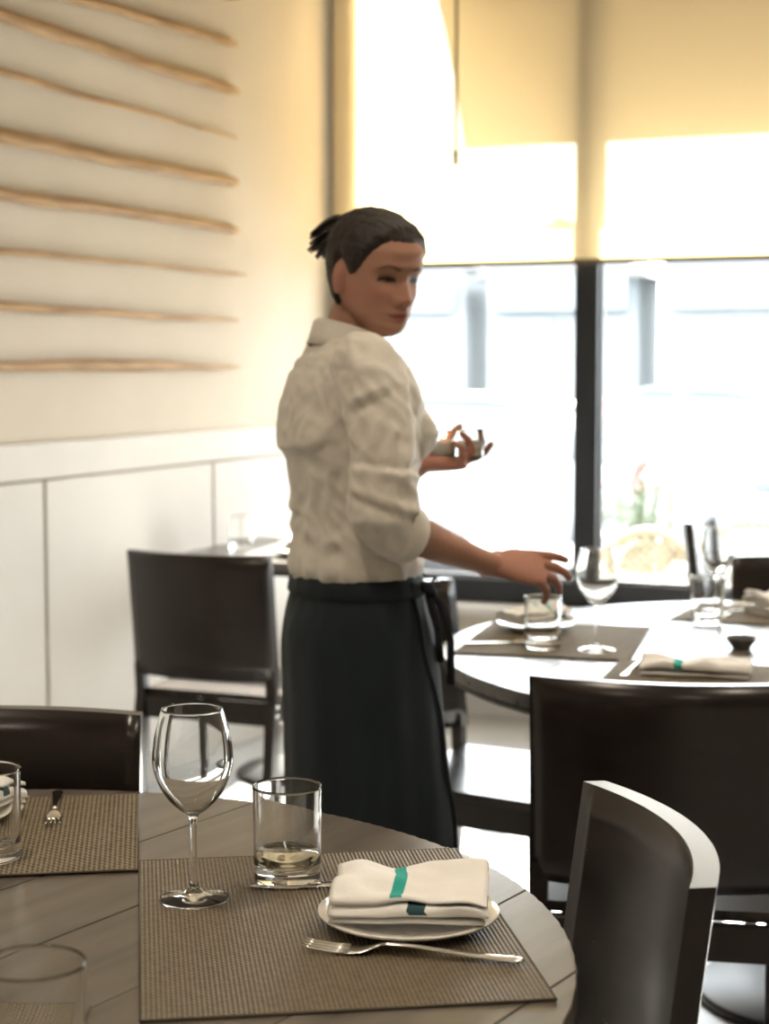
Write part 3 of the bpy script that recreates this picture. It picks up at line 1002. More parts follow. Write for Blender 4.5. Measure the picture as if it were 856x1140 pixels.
def spoon(label, loc, rz, s=1.0):
    t = thing('spoon', label, 'spoon', loc, rz, 'spoons')
    mb = MB(); cutlery_strip(mb, [(-.028, .003, .0085, .0014), (0, .0032, .0092, .0017), (.03, .0048, .0066, .0016), (.06, .0065, .0045, .0016), (.09, .0084, .0034, .0018), (.099, .003, .003, .0008)])
    mb.build('handle', M['steel'], t)
    mb = MB(); cutlery_strip(mb, [(-.026, .003, .0088, .0013), (-.034, .009, .0055, .0012), (-.045, .0165, .0028, .0011), (-.058, .0195, .0018, .0011), (-.072, .017, .0024, .0011), (-.083, .0095, .0042, .001), (-.087, .002, .0055, .0008)])
    mb.build('spoon_bowl', M['steel'], t)
    t.scale = (s, s, s)
    return t

f0, f1 = atz(337, 1056, MT), atz(584, 1073, MT)
dv = f1 - f0
fork('fork lying in front of the napkin on the near placemat', f0.lerp(f1, .5), math.atan2(dv.y, dv.x), dv.length / .2015)
f0, f1 = atz(270, 993, MT), atz(521, 988, MT)
dv = f1 - f0
knife('knife lying behind the napkin and under the tumbler\'s shadow', f0.lerp(f1, .5) + Vector((0, .012, 0)), math.atan2(dv.y, dv.x), 1.08)
T1v = T1
f0, f1 = atz(58, 923, MT), atz(64, 886, MT)
dv = f1 - f0
fork('fork pointing at the viewer on the ribbed placemat', f0 + dv.normalized() * .1, math.atan2(dv.y, dv.x), .95)
pq = Vector((-.572, 2.24, MT))
plate('white plate under a napkin at the left picture edge', pq, .09, .014)
napkin('folded white napkin with thin teal lines at the left picture edge', pq + Vector((.0, .0, .0160)), .9, .15, .11, 4, .03, .012, 8, .05, .008)

# sunlit table
pq = atz(596, 701, MT)
plate('white plate behind the tumbler on the sunlit table', pq, .088, .016)
napkin('crumpled white napkin on the plate of the sunlit table', pq + Vector((0, 0, .0180)), .5, .14, .10, 4, .02, .016, 12, .05, .0085)
napkin('folded white napkin lying on the front placemat of the sunlit table', atz(777, 752, MT) + Vector((0, .02, 0)), -.24, .21, .10, 3, -.03, .016, 17, .03, .009)
f0, f1 = atz(688, 757, MT), atz(715, 738, MT)
dv = f1 - f0
fork('fork lying left of the front napkin on the sunlit table', f0 + dv.normalized() * .1 + Vector((.01, .02, 0)), math.atan2(dv.y, dv.x), .95).rotation_euler.z += math.pi
knife('knife left of the tumbler on the sunlit table', atz(553, 717, MT) + Vector((.03, 0, 0)), 0.0, .95)
spoon('spoon beside the glasses at the right of the sunlit table', atz(815, 684, MT), .75, 1.05)
napkin('white napkin at the right picture edge on the sunlit table', atz(866, 683, MT), .3, .13, .10, 5, .02, .016, 23, .05, .01)
dsh = thing('sauce_dish', 'small dark sauce dish standing alone on the sunlit table', 'dish', atz(825, 722, TOP))
mb = MB(); mb.lathe([(0, 0), (.019, 0), (.020, .003), (.033, .021), (.0335, .024), (.0315, .024), (.019, .008), (0, .006)], 32); mb.build('bowl', M['slate'], dsh)
mb = MB(); mb.lathe([(.0312, .0235), (.0325, .0252), (.0338, .0235)], 32); mb.build('rim', M['slate'], dsh)

# wall table
pq = AB(5.03, -2.30, TOP)
plate('white plate on the small table by the wall', pq, .11, .018)
napkin('white napkin on the plate of the small table by the wall', pq + Vector((0, 0, .0202)), .4, .15, .11, 4, .02, .02, 31, .05, .011)
wine_glass('wine glass on the small table by the wall', AB(5.30, -2.22, TOP))
tumbler('tumbler on the small table behind the wall chair', AB(5.12, -2.58, TOP))

# ------------------------------------------------------------------ the waitress
PD = 3.06                                    # her distance from the camera
FY = math.radians(20)                        # body turned a little away from the picture plane
BF = Vector((math.cos(FY), math.sin(FY), 0)) # the way her chest points
BLt = Vector((-math.sin(FY), math.cos(FY), 0))   # towards her left
UPV = Vector((0, 0, 1))
feet = at(394, 1280, PD); feet.z = 0
person = thing('person', 'woman in a white rolled-sleeve shirt and long dark apron, reaching out', 'person', feet)

def lerp(a, b, t): return a + (b - a) * t
def sstep(a, b, x):
    t = min(1, max(0, (x - a) / (b - a)))
    return t * t * (3 - 2 * t)
def interp(tab, x):
    if x <= tab[0][0]: return tab[0][1]
    for (x0, y0), (x1, y1) in zip(tab, tab[1:]):
        if x <= x1:
            t = (x - x0) / (x1 - x0)
            t = t * t * (3 - 2 * t) * .5 + t * .5
            return y0 + (y1 - y0) * t
    return tab[-1][1]

def remesh(mb, voxel, smooth_it=3, name='tmp'):
    me = mb.mesh(name)
    o = bpy.data.objects.new(name, me)
    COL.objects.link(o)
    md = o.modifiers.new('r', 'REMESH'); md.mode = 'VOXEL'; md.voxel_size = voxel; md.use_smooth_shade = True
    if smooth_it:
        sm = o.modifiers.new('s', 'SMOOTH'); sm.factor = .5; sm.iterations = smooth_it
    dg = bpy.context.evaluated_depsgraph_get()
    out = bpy.data.meshes.new_from_object(o.evaluated_get(dg))
    bpy.data.objects.remove(o)
    bpy.data.meshes.remove(me)
    out.materials.clear()
    return out

# head frame
HY = math.radians(41)
HP = math.radians(9)
hf0 = Vector((math.sin(HY), -math.cos(HY), 0))
HL = Vector((math.cos(HY), math.sin(HY), 0))           # her left
HF = (hf0 * math.cos(HP) - UPV * math.sin(HP)).normalized()
HU = (UPV * math.cos(HP) + hf0 * math.sin(HP)).normalized()
HO = at(414, 305, PD)
LOWF = .90
def hw(f, s, u): return HO + HF * f + HL * s + HU * (u if u > 0 else u * LOWF)
def hl(p):
    d = p - HO
    u = d.dot(HU)
    return d.dot(HF), d.dot(HL), (u if u > 0 else u / LOWF)

FRONT = [(-.118, .045), (-.112, .066), (-.104, .078), (-.092, .084), (-.080, .083), (-.066, .086), (-.050, .085), (-.030, .086), (-.010, .087), (.004, .089), (.020, .095), (.045, .094), (.065, .085), (.082, .066), (.095, .040), (.104, .005)]
BACK = [(-.118, .012), (-.110, .004), (-.095, -.008), (-.08, -.018), (-.06, -.040), (-.04, -.058), (-.01, -.072), (.03, -.080), (.06, -.075), (.082, -.060), (.095, -.042), (.104, -.012)]
WID = [(-.118, .012), (-.112, .023), (-.102, .034), (-.088, .046), (-.070, .056), (-.050, .063), (-.03, .067), (-.005, .070), (.02, .0725), (.045, .0735), (.065, .067), (.082, .053), (.095, .034), (.104, .008)]

def head_rings(nu=70, nang=72, off=0.0, u0=-.118, u1=.104):
    rings = []
    for i in range(nu + 1):
        t = i / nu
        u = u0 + (u1 - u0) * (.5 - .5 * math.cos(math.pi * t))
        ff, fb, w = interp(FRONT, u), interp(BACK, u), interp(WID, u)
        cf = (ff + fb) / 2 + (ff - fb) * .02
        ring = []
        for j in range(nang):
            a = 2 * math.pi * j / nang
            ca, sa = math.cos(a), math.sin(a)
            e = 2.0 / (2.25 if ca > 0 else 2.1)
            rx = (ff - cf) if ca > 0 else (cf - fb)
            f = cf + rx * math.copysign(abs(ca) ** e, ca)
            s = w * math.copysign(abs(sa) ** e, sa)
            # the face narrows towards the front below the brow
            if ca > 0 and u < .03:
                s *= 1 - .16 * ca * ca * sstep(.03, -.08, u)
            ring.append((f, s, u))
        rings.append(ring)
    return rings

def g(x, s): return math.exp(-.5 * (x / s) ** 2)

def face_disp(f, s, u):
    """forward relief of the face; the features are symmetric in s"""
    if f < .02: return 0.0
    a = abs(s)
    d = 0.0
    # nose
    if u > -.06:
        t = min(1, max(0, (.006 - u) / .042))
        if u > -.040:
            d += (.003 + .0185 * t ** 1.15) * g(s, .0065 + .004 * t) * sstep(.022, .002, u)
        d += .0205 * g(s, .0095) * g(u + .041, .0055) * (1 if u < -.040 else 0)
        d += .0065 * g(a - .0125, .0048) * g(u + .043, .006)
    # sockets, lids, brow
    d += -.0125 * g(a - .030, .0125) * g(u - .000, .0095)
    d += .0075 * g(a - .032, .0095) * g(u + .001, .0062)
    d += .0035 * g(a - .030, .016) * g(u - .020, .006)
    d += -.002 * g(s, .006) * g(u - .008, .006)
    # cheeks
    d += .0045 * g(a - .040, .014) * g(u + .030, .014)
    d += -.003 * g(a - .036, .012) * g(u + .062, .014)
    # mouth
    d += .0055 * g(s, .022) * g(u + .070, .013)
    d += .0046 * g(s, .0135) * g(u + .0655, .0032)
    d += .0052 * g(s, .0125) * g(u + .0755, .0040)
    d += -.0035 * g(s, .018) * g(u + .0705, .0016)
    d += -.003 * g(a - .024, .004) * g(u + .0705, .004)
    d += -.0012 * g(s, .003) * g(u + .056, .005)
    d += -.003 * g(s, .018) * g(u + .084, .004)
    # chin
    d += .0055 * g(s, .014) * g(u + .098, .009)
    return d * sstep(.02, .055, f)

def tube_px(mb, pts, n=20, flat=None, ref=(0, 0, 1), dome=True):
    """pts: (px, py, depth, radius)"""
    mb.tube([at(p[0], p[1], p[2]) for p in pts], [p[3] for p in pts], n, flat, ref, dome=dome)

def hand(mb, wrist, D, N, right, curls, thumb, s=1.0, spread=(.10, .03, -.05, -.14)):
    D = D.normalized(); N = (N - D * N.dot(D)).normalized()
    T = D.cross(N) if right else N.cross(D)
    rings = []
    for t, rt, rn, ot in ((-.022, .0225, .0185, 0), (0, .0235, .0175, 0), (.018, .029, .0165, .002), (.040, .0365, .0155, .003), (.064, .0395, .0140, .001), (.084, .0385, .0120, 0), (.094, .033, .0085, 0)):
        rings.append([wrist + D * t * s + T * (ot + rt * math.cos(2 * math.pi * k / 20)) * s + N * rn * s * math.sin(2 * math.pi * k / 20) for k in range(20)])
    mb.loft(rings)
    base = [(.084, .0285, .0094), (.088, .0097, .0098), (.085, -.0095, .0094), (.077, -.0272, .0084)]
    lens = [.070, .079, .073, .057]
    for i in range(4):
        bd, bt, r = base[i]
        p = wrist + D * (bd - .022) * s + T * bt * s
        d = (D + T * spread[i]).normalized()
        pts = [p, p + d * .022 * s]
        rad = [r * s * 1.02, r * s * 1.05]
        p = pts[-1]
        for q, fr in enumerate((.45, .30, .25)):
            ang = math.radians(curls[i][q])
            ax = d.cross(N)
            if ax.length < 1e-4: ax = T
            ax = D.cross(N).normalized()
            d = Matrix.Rotation(ang, 3, ax) @ d
            L = lens[i] * fr * s
            pts += [p + d * L * .5, p + d * L]
            k = 1 - .10 * (q + .5)
            rad += [r * s * k, r * s * (k - .03) * 1.02]
            p = pts[-1]
        mb.tube(pts, rad, 14, dome=True)
    p = wrist + D * .012 * s + T * .020 * s + N * .004 * s
    d = (D * thumb[0] + T * thumb[1] + N * thumb[2]).normalized()
    pts, rad = [p], [.0145 * s]
    for L, r, turn in ((.042, .0118, (0, 0, 0)), (.033, .0098, thumb[3]), (.028, .0076, thumb[3])):
        d = (d + D * turn[0] + T * turn[1] + N * turn[2]).normalized()
        pts += [p + d * L * .5 * s, p + d * L * s]
        rad += [(r + .0015) * s, r * s]
        p = pts[-1]
    mb.tube(pts, rad, 14, dome=True)

# ---- skin: head, neck, trunk, arms, hands, legs in one continuous surface
mb = MB()
rings = [[hw(*p) for p in r] for r in head_rings()]
mb.loft(rings)
for s in (-1, 1):                                      # ears
    er = []
    for k in range(9):
        t = k / 8
        ww = .004 + .0085 * math.sin(math.pi * t)
        er.append([hw(-.006 + (.0175 - .004 * 0) * math.cos(2 * math.pi * j / 18) * math.sin(math.pi * max(.12, min(.9, t))) * 1.0,
                      s * (.064 + .004 + .017 * t), -.012 + .031 * math.sin(2 * math.pi * j / 18) * math.sin(math.pi * max(.12, min(.9, t)))) for j in range(18)])
    er = []
    for k, (ss, fs_, us) in enumerate(((.058, .010, .020), (.066, .0125, .024), (.0735, .0160, .0295), (.0785, .0170, .0310), (.0805, .0150, .0285), (.0815, .011, .023))):
        er.append([hw(.004 - .010 * (ss - .066) / .015 + fs_ * .85 * math.cos(2 * math.pi * j / 20) * (1 if math.sin(2 * math.pi * j / 20) > 0 else .78), s * (ss - .004), -.012 + us * math.sin(2 * math.pi * j / 20)) for j in range(20)])
    mb.loft(er)
nk = [hw(-.018, 0, -.02), hw(-.020, 0, -.07), lerp(hw(-.026, 0, -.10), at(388, 385, PD + .01), .45), at(387, 392, PD + .02), at(387, 430, PD + .02)]
mb.tube(nk, [.048, .050, .051, .060, .08], 24, dome=True)
trunk = [(700, 397, .10, .14), (660, 397, .088, .125), (610, 395, .078, .115), (560, 393, .080, .12), (500, 392, .095, .135), (450, 391, .095, .14), (415, 389, .07, .14), (398, 388, .05, .10), (388, 388, .045, .06)]
mb.loft([[at(cx_, py, PD) + BF * a_ * math.cos(2 * math.pi * j / 28) + BLt * b_ * math.sin(2 * math.pi * j / 28) for j in range(28)] for py, cx_, a_, b_ in trunk])
R_SH = at(414, 412, 2.93)
tube_px(mb, densify([(412, 410, 2.94, .045), (420, 460, 2.90, .043), (426, 530, 2.88, .038), (430, 578, 2.875, .037), (444, 592, 2.893, .037), (466, 597, 2.918, .0345), (495, 609, 2.955, .0300), (528, 622, 2.992, .0235), (549, 629, 3.012, .0215)], 3), 24)
L_SH = at(362, 412, 3.20)
tube_px(mb, densify([(364, 412, 3.19, .045), (374, 470, 3.25, .042), (392, 545, 3.30, .037), (404, 553, 3.30, .036), (430, 540, 3.28, .033), (452, 525, 3.255, .027), (468, 517, 3.24, .0215)], 3), 24)
RW = at(549, 629, 3.012)
hand(mb, RW, Vector((.90, .30, -.10)), Vector((.05, .70, -.70)), True, [(2, 10, 10), (10, 18, 14), (20, 26, 18), (34, 34, 22)], (.85, .45, .50, (.12, -.14, .06)), 1.02, (.07, .02, -.04, -.13))
LW = at(468, 517, 3.24)
hand(mb, LW, Vector((.97, -.05, .03)), Vector((.02, -.10, 1)), False, [(12, 22, 16), (34, 38, 26), (56, 48, 30), (62, 50, 30)], (.62, .55, .55, (.15, -.10, .15)), .94, (.10, .02, -.06, -.16))
for s in (-1, 1):                                      # legs
    hip = at(397, 700, PD) + BLt * s * .085
    mb.tube([hip, Vector((hip.x + .005, hip.y, .50)), Vector((hip.x, hip.y, .28)), Vector((hip.x - .012, hip.y, .10))] , [.085, .058, .052, .036], 18, dome=True)
    an = Vector((hip.x - .012, hip.y, .07))
    mb.tube([an - BF * .045 - UPV * .025, an - UPV * .02, an + BF * .06 - UPV * .044, an + BF * .12 - UPV * .052], [.020, .026, .020, .010], 14, dome=True)
body_me = remesh(mb, .0026, 4, 'body')

# face relief and skin colours
SKIN = Vector((.40, .215, .150)); RED = Vector((.45, .19, .145)); LIP = Vector((.33, .095, .09)); BROW = Vector((.045, .028, .02)); DARK = Vector((.022, .014, .012)); SCL = Vector((.50, .46, .43))
cols = []
mwn = body_me
for v in body_me.vertices:
    p = v.co
    f, s, u = hl(p)
    c = SKIN.copy()
    n1 = noise.noise(p * 22)
    c *= 1 + .05 * n1
    if -.135 < u < .12 and -.12 < f < .13 and abs(s) < .1:
        a = abs(s)
        if f > .02:
            v.co = p + HF * face_disp(f, s, u)
            c = c.lerp(RED, .55 * g(a - .042, .014) * g(u + .036, .014) + .5 * g(s, .010) * g(u + .042, .010))
            # brow: an arched line
            bu = .0155 + .0060 * sstep(.012, .036, a) - .006 * sstep(.038, .055, a)
            br = g(u - bu, .0015 + .0005 * (1 - sstep(.02, .045, a))) * sstep(.011, .016, a) * (1 - sstep(.046, .054, a))
            c = c.lerp(BROW, min(1, .85 * br))
            # eye looking down: lid, lash line, a narrow slit
            eu = .0005 - .0035 * ((a - .031) / .015) ** 2
            if .014 < a < .047:
                slit = g(u - (eu - .0035), .0026) * (1 - sstep(.012, .0155, abs(a - .031)))
                c = c.lerp(SCL, .22 * slit)
                iris = g(u - (eu - .0033), .0034) * g(s - (.031 if s > 0 else -.029), .0062)
                c = c.lerp(DARK, min(1, 1.2 * iris))
                lash = g(u - eu, .0028) * (1 - sstep(.013, .0175, abs(a - .031)))
                c = c.lerp(DARK, min(1, 1.15 * lash))
                c *= 1 - .22 * g(u - (eu + .007), .004) * (1 - sstep(.012, .018, abs(a - .031)))
            lip = (1 - sstep(.013, .021, a)) * max(g(u + .0668, .0022), g(u + .0742, .0027))
            c = c.lerp(LIP, min(1, .95 * lip))
            ml = g(u + .0705, .0013) * (1 - sstep(.019, .024, a))
            c = c.lerp(DARK, .75 * ml)
            nostril = g(a - .0065, .003) * g(u + .0485, .0022)
            c = c.lerp(DARK, .6 * nostril)
        if a > .06 and -.035 < f < .03:                    # ear hollow
            d = -.0055 * g(f - .004, .005) * g(u + .008, .012) + .0012 * g(math.hypot((f + .000) / .014, (u + .010) / .03) - .85, .12)
            v.co = p + HL * math.copysign(d, s)
            c = c.lerp(RED, .35)
    else:
        if (p - RW).length < .20 and p.x > RW.x: c = c.lerp(RED, .35)
        if (p - LW).length < .20 and p.x > LW.x: c = c.lerp(RED, .6)
    cols.append(c)
ca = body_me.color_attributes.new('paint', 'FLOAT_COLOR', 'POINT')
flat_c = []
for c in cols: flat_c += [c.x, c.y, c.z, 1.0]
ca.data.foreach_set('color', flat_c)
body_me.update()
for v in body_me.vertices: v.co = v.co - feet
body = link('body', body_me, M['skin'], person)

# ---- hair: cap drawn back into a short ponytail
def hairline(f, s, u):
    """signed distance-like value: > 0 where hair grows"""
    a = abs(s)
    front = .054 - .55 * max(0, a - .032)                    # forehead line drops to the temples
    if f > .074: h = front
    elif f > .026: h = lerp(-.012, front, sstep(.026, .076, f))
    elif f > -.004: h = lerp(.014, -.012, sstep(-.002, .026, f))
    else: h = lerp(-.085, .014, sstep(-.022, -.004, f))
    return u - h
mb = MB()
rr = head_rings(90, 128)
vs, keep = [], []
hc = hw(-.01, 0, .01)
bun0 = (-.082, 0, .048)
for ring in rr:
    row = []
    for (f, s, u) in ring:
        sd = hairline(f, s, u)
        p = hw(f, s, u)
        k = sstep(-.008, .034, sd)
        nrm = Vector((f + .01, s * 1.25, u - .01)).normalized()
        # combed ridges running towards the ponytail
        dx, dz = f - bun0[0], u - bun0[2]
        an = math.atan2(dz, math.hypot(dx, s)) * 1.0 + s * 6
        ridge = .0011 * math.sin(an * 70 + 6 * noise.noise(Vector((f * 18, s * 18, u * 18)))) + .0016 * noise.noise(Vector((an * 14, f * 6, 2)))
        off = lerp(-.0065, .0080 + .0045 * sstep(.05, .09, u) + .003 * sstep(.02, -.06, f), k) + ridge * k
        p = p + (HF * nrm.x + HL * nrm.y + HU * nrm.z) * off
        row.append((p, sd))
    vs.append(row)
n = len(vs[0])
flatv = [p for r in vs for p, _ in r]
fs = []
for i in range(len(vs) - 1):
    for j in range(n):
        q = [(i, j), (i, (j + 1) % n), (i + 1, (j + 1) % n), (i + 1, j)]
        if max(vs[a_][b_][1] for a_, b_ in q) > -.012:
            fs.append(tuple(a_ * n + b_ for a_, b_ in q))
fs.append(tuple((len(vs) - 1) * n + j for j in range(n)))
mb.add(flatv, fs, 0, True)
mb.v = [tuple(Vector(p) - feet) for p in mb.v]
hair = mb.build('hair', M['hair'], person)
# ponytail: a bundle of locks, tied with a band
tail_d = [(395, 253, PD + .050), (383, 253, PD + .068), (371, 258, PD + .078), (360, 267, PD + .082), (351, 275, PD + .084)]
mb = MB()
for i in range(40):
    ox, oy, oz = rnd.uniform(-1, 1), rnd.uniform(-1, 1), rnd.uniform(-1, 1)
    pts, rad = [], []
    m_ = rnd.uniform(.72, 1.05)
    for k, (px, py, dd) in enumerate(densify(tail_d, 3)):
        t = k / 12
        w = .006 + .012 * sstep(0, .4, t)
        pts.append(at(px, py, dd) + Vector((ox * w * .6 + .004 * t * ox, oy * w, oz * w * 1.0 + .004 * t * oz)) + (at(350, 285, dd) - at(362, 262, dd)) * (m_ - 1) * t)
        rad.append(.0052 * (1 - .75 * t ** 2) + .0008)
    mb.tube(pts, rad, 7)
mb.v = [tuple(Vector(p) - feet) for p in mb.v]
mb.build('ponytail', M['hair'], person)
mb = MB(); c = at(388, 254, PD + .06)
dirv = (at(376, 250, PD + .075) - at(388, 258, PD + .05)).normalized()
x_ = dirv.cross(UPV).normalized(); y_ = dirv.cross(x_)
mb.tube([c + (x_ * math.cos(2 * math.pi * k / 20) + y_ * math.sin(2 * math.pi * k / 20)) * .013 - feet for k in range(20)], .005, 8, closed=True, cap=False)
mb.build('hair_band', M['tie'], person)
# loose strands above the crown
mb = MB()
for i in range(7):
    x0 = 388 + i * 4.5
    mb.tube([at(x0, 247 - i, PD + .03) - feet, at(x0 + 4, 240 - i * .6, PD + .02) - feet, at(x0 + 10, 238 - i * .3, PD + .01) - feet], [.0009, .0008, .0004], 4)
mb.build('loose_strands', M['hair'], person)

# ---- shirt
mb = MB()
tor = [(668, 397, .096, .132), (648, 396, .102, .140), (640, 395, .107, .146), (628, 394, .110, .150), (610, 393, .106, .148), (590, 393, .102, .143), (560, 392, .103, .143), (530, 392, .110, .149), (505, 392, .118, .154), (480, 391, .124, .158), (455, 391, .122, .163), (430, 391, .111, .166), (412, 390, .097, .162), (400, 389, .084, .142), (391, 389, .072, .110), (383, 388, .062, .080), (376, 388, .055, .062)]
tor = densify(tor, 3)
mb.loft([[at(cx_, py, PD) + BF * a_ * math.cos(2 * math.pi * j / 40) + BLt * b_ * math.sin(2 * math.pi * j / 40) for j in range(40)] for py, cx_, a_, b_ in tor])
# bust
bc = at(424, 487, PD)
for s in (-1, 1):
    c = at(391, 482, PD) + BF * .082 + BLt * s * .062
    mb.lathe([(0, -.055), (.03, -.046), (.05, -.022), (.055, 0), (.048, .025), (.028, .045), (0, .053)], 20, Matrix.Translation(c))
R_SLV = densify([(396, 402, 2.965, .054), (408, 412, 2.935, .060), (418, 440, 2.905, .0565), (424, 480, 2.89, .0555), (427, 520, 2.88, .0565), (427, 552, 2.876, .0585), (427, 574, 2.876, .057), (434, 586, 2.884, .050), (446, 592, 2.897, .045), (457, 596, 2.910, .0420)], 3)
mb.tube([at(*p[:3]) for p in R_SLV], [p[3] for p in R_SLV], 28)
L_SLV = densify([(372, 402, 3.15, .054), (364, 420, 3.20, .058), (372, 470, 3.245, .054), (388, 530, 3.29, .054), (400, 552, 3.30, .050), (420, 546, 3.29, .044), (440, 534, 3.27, .040)], 3)
mb.tube([at(*p[:3]) for p in L_SLV], [p[3] for p in L_SLV], 24)
sh_me = remesh(mb, .0042, 5, 'shirt')
PXM = F_PX / PD
def to_px(p):
    """body-plane coordinates used to place the shirt's folds (pixels at the body's own depth)"""
    d = p.y / math.cos(PITCH)
    return CX + p.x / p.y * F_PX, 411 + (CAM_H - p.z) / PD * F_PX
bms = bmesh.new(); bms.from_mesh(sh_me); bms.normal_update()
for v in bms.verts:
    p = v.co
    px, py = to_px(p)
    depth_off = (p - at(391, 500, PD)).dot(BF)
    near = sstep(PD - .03, PD - .11, p.y)                     # 1 on the near arm
    arm = near * sstep(385, 398, px)
    back = sstep(.02, -.07, depth_off) * (1 - arm)
    n = v.normal
    d = 0.0
    # general soft creases
    q = Vector((p.x * 16, p.y * 16, p.z * 9))
    d += .0042 * noise.noise(q) + .0022 * noise.noise(q * 2.3)
    qa = Vector(((p.x + p.z * .8) * 34, p.y * 20, (p.z - p.x * .6) * 9))
    d += .0066 * (.35 - abs(noise.noise(qa))) + .0044 * (.3 - abs(noise.noise(Vector(((p.x - p.z * .9) * 30, p.y * 18, (p.z + p.x) * 8 + 4)))))
    # blousing over the back: puffed above, tucked below, with a slanting fold edge
    e1 = 494 - (px - 312) * .16
    fe = (.55 + .9 * noise.noise(Vector((px * .035, 3.3, 0))) + .45) * sstep(385, 345, px)
    e1 += 7 * noise.noise(Vector((px * .05, 1.7, 0)))
    t1 = (py - (e1 - 46)) / 46
    if 0 < t1 < 1: d += .0095 * fe * t1 ** 1.7 * back
    elif t1 >= 1: d += .0095 * fe * max(0, 1 - (py - e1) / 7) * back
    e2 = 560 + (px - 312) * .30
    t2 = (py - (e2 - 26)) / 26
    if 0 < t2 < 1: d += .009 * t2 ** 2 * back * sstep(352, 322, px)
    elif t2 >= 1: d += .009 * max(0, 1 - (py - e2) / 6) * back * sstep(352, 322, px)
    # blouse over the waistband
    d += .007 * g(py - 627, 9) * (1 - arm) + .004 * g(py - 600 - (px - 390) * .25, 6) * (1 - arm)
    d += .005 * g(py - 590 + (px - 390) * .45, 5) * (1 - arm) * sstep(345, 370, px)
    # yoke seam across the shoulder blades, pleat under it
    d += -.0025 * g(py - (411 + (px - 360) * .04), 2.5) * back
    d += -.0045 * g(px - (357 + (py - 411) * .14), 4) * sstep(411, 425, py) * sstep(486, 450, py) * back
    d += .0035 * g(px - (372 + (py - 425) * .35), 6) * sstep(415, 430, py) * sstep(490, 455, py) * (1 - arm)
    # folds from the armhole and along the sleeve
    if arm > .02:
        d += .0060 * arm * g((py - 437) + (px - 410) * .42, 5) * sstep(440, 415, px)
        d += -.0050 * arm * g((py - 448) + (px - 410) * .42, 4) * sstep(440, 410, px)
        d += .0045 * arm * g((py - 412) - (px - 410) * .1, 5) * sstep(450, 420, px)
        d += -.0045 * arm * g(py - (511 + (px - 430) * .10), 3.0)
        d += .0040 * arm * g(py - (518 + (px - 430) * .10), 4)
        d += .0050 * arm * g((py - 548) - (px - 430) * .35, 5)
        d += -.0045 * arm * g((py - 557) - (px - 430) * .35, 4)
        d += .0055 * arm * g((py - 570) - (px - 430) * .05, 5) * sstep(450, 415, px)
        d += .0030 * arm * math.sin(px * .28 + py * .05) * sstep(455, 480, py) * sstep(540, 510, py)
    else:
        # vertical drag lines in the tucked part
        d += .0022 * math.sin(px * .33 + 2 * noise.noise(Vector((px * .03, py * .03, 3)))) * sstep(500, 530, py)
    v.co = p + n * d
bmesh.ops.smooth_vert(bms, verts=bms.verts, factor=.4, use_axis_x=True, use_axis_y=True, use_axis_z=True)
bms.to_mesh(sh_me); bms.free()
for v in sh_me.vertices: v.co = v.co - feet
for p in sh_me.polygons: p.use_smooth = True
link('shirt', sh_me, M['shirt'], person)
# rolled cuffs
def cuff(pts, r, name='rolled_cuff'):
    mb = MB()
    a_, b_ = at(*pts[0]), at(*pts[1])
    d = (b_ - a_).normalized()
    x_ = d.cross(UPV).normalized(); y_ = d.cross(x_)
    rings = []
    prof = [(0, r[0] * .98), (.004, r[0] + .004), (.016, r[0] + .0055), (.030, r[1] + .0060), (.037, r[1] + .005), (.039, r[1] + .0015), (.036, r[1] - .0025), (.015, r[1] - .003)]
    for t, q in prof:
        rings.append([a_ + d * t + (x_ * math.cos(2 * math.pi * k / 40) + y_ * math.sin(2 * math.pi * k / 40)) * q * (1 + .025 * math.sin(3 * 2 * math.pi * k / 40 + 30 * t)) - feet for k in range(40)])
    mb.loft(rings, cap=False)
    mb.build(name, M['shirt'], person)
cuff([(439, 589.5, 2.889), (460, 598, 2.914)], (.0475, .0445))
cuff([(425, 543, 3.285), (448, 528, 3.26)], (.042, .037))
# collar: stand and fold
mb = MB()
cc = at(389, 381, PD + .008)
N = 44
rings = []
for (dz, rf, rb, drop) in ((-.012, .060, .060, 0), (.014, .056, .056, 0), (.026, .057, .058, 0), (.029, .0600, .062, 0), (.024, .0640, .067, 0), (-.002, .074, .0745, 0), (-.016, .082, .080, 1), (-.017, .079, .077, 1), (.000, .070, .071, 0), (.018, .0610, .063, 0)):
    ring = []
    for k in range(N):
        a = 2 * math.pi * k / N
        ca_, sa_ = math.cos(a), math.sin(a)
        r = rf if ca_ > 0 else rb
        tilt = .020 * (-ca_) - .006            # the collar stands higher at the nape
        pointy = .020 * drop * max(0, ca_) ** 3
        ring.append(cc + BF * (r * ca_ * 1.02 + .004) + BLt * r * sa_ + UPV * (dz + tilt - pointy) - feet)
    rings.append(ring)
mb.loft(rings, cap=False, closed=True)
mb.build('collar', M['shirt'], person)

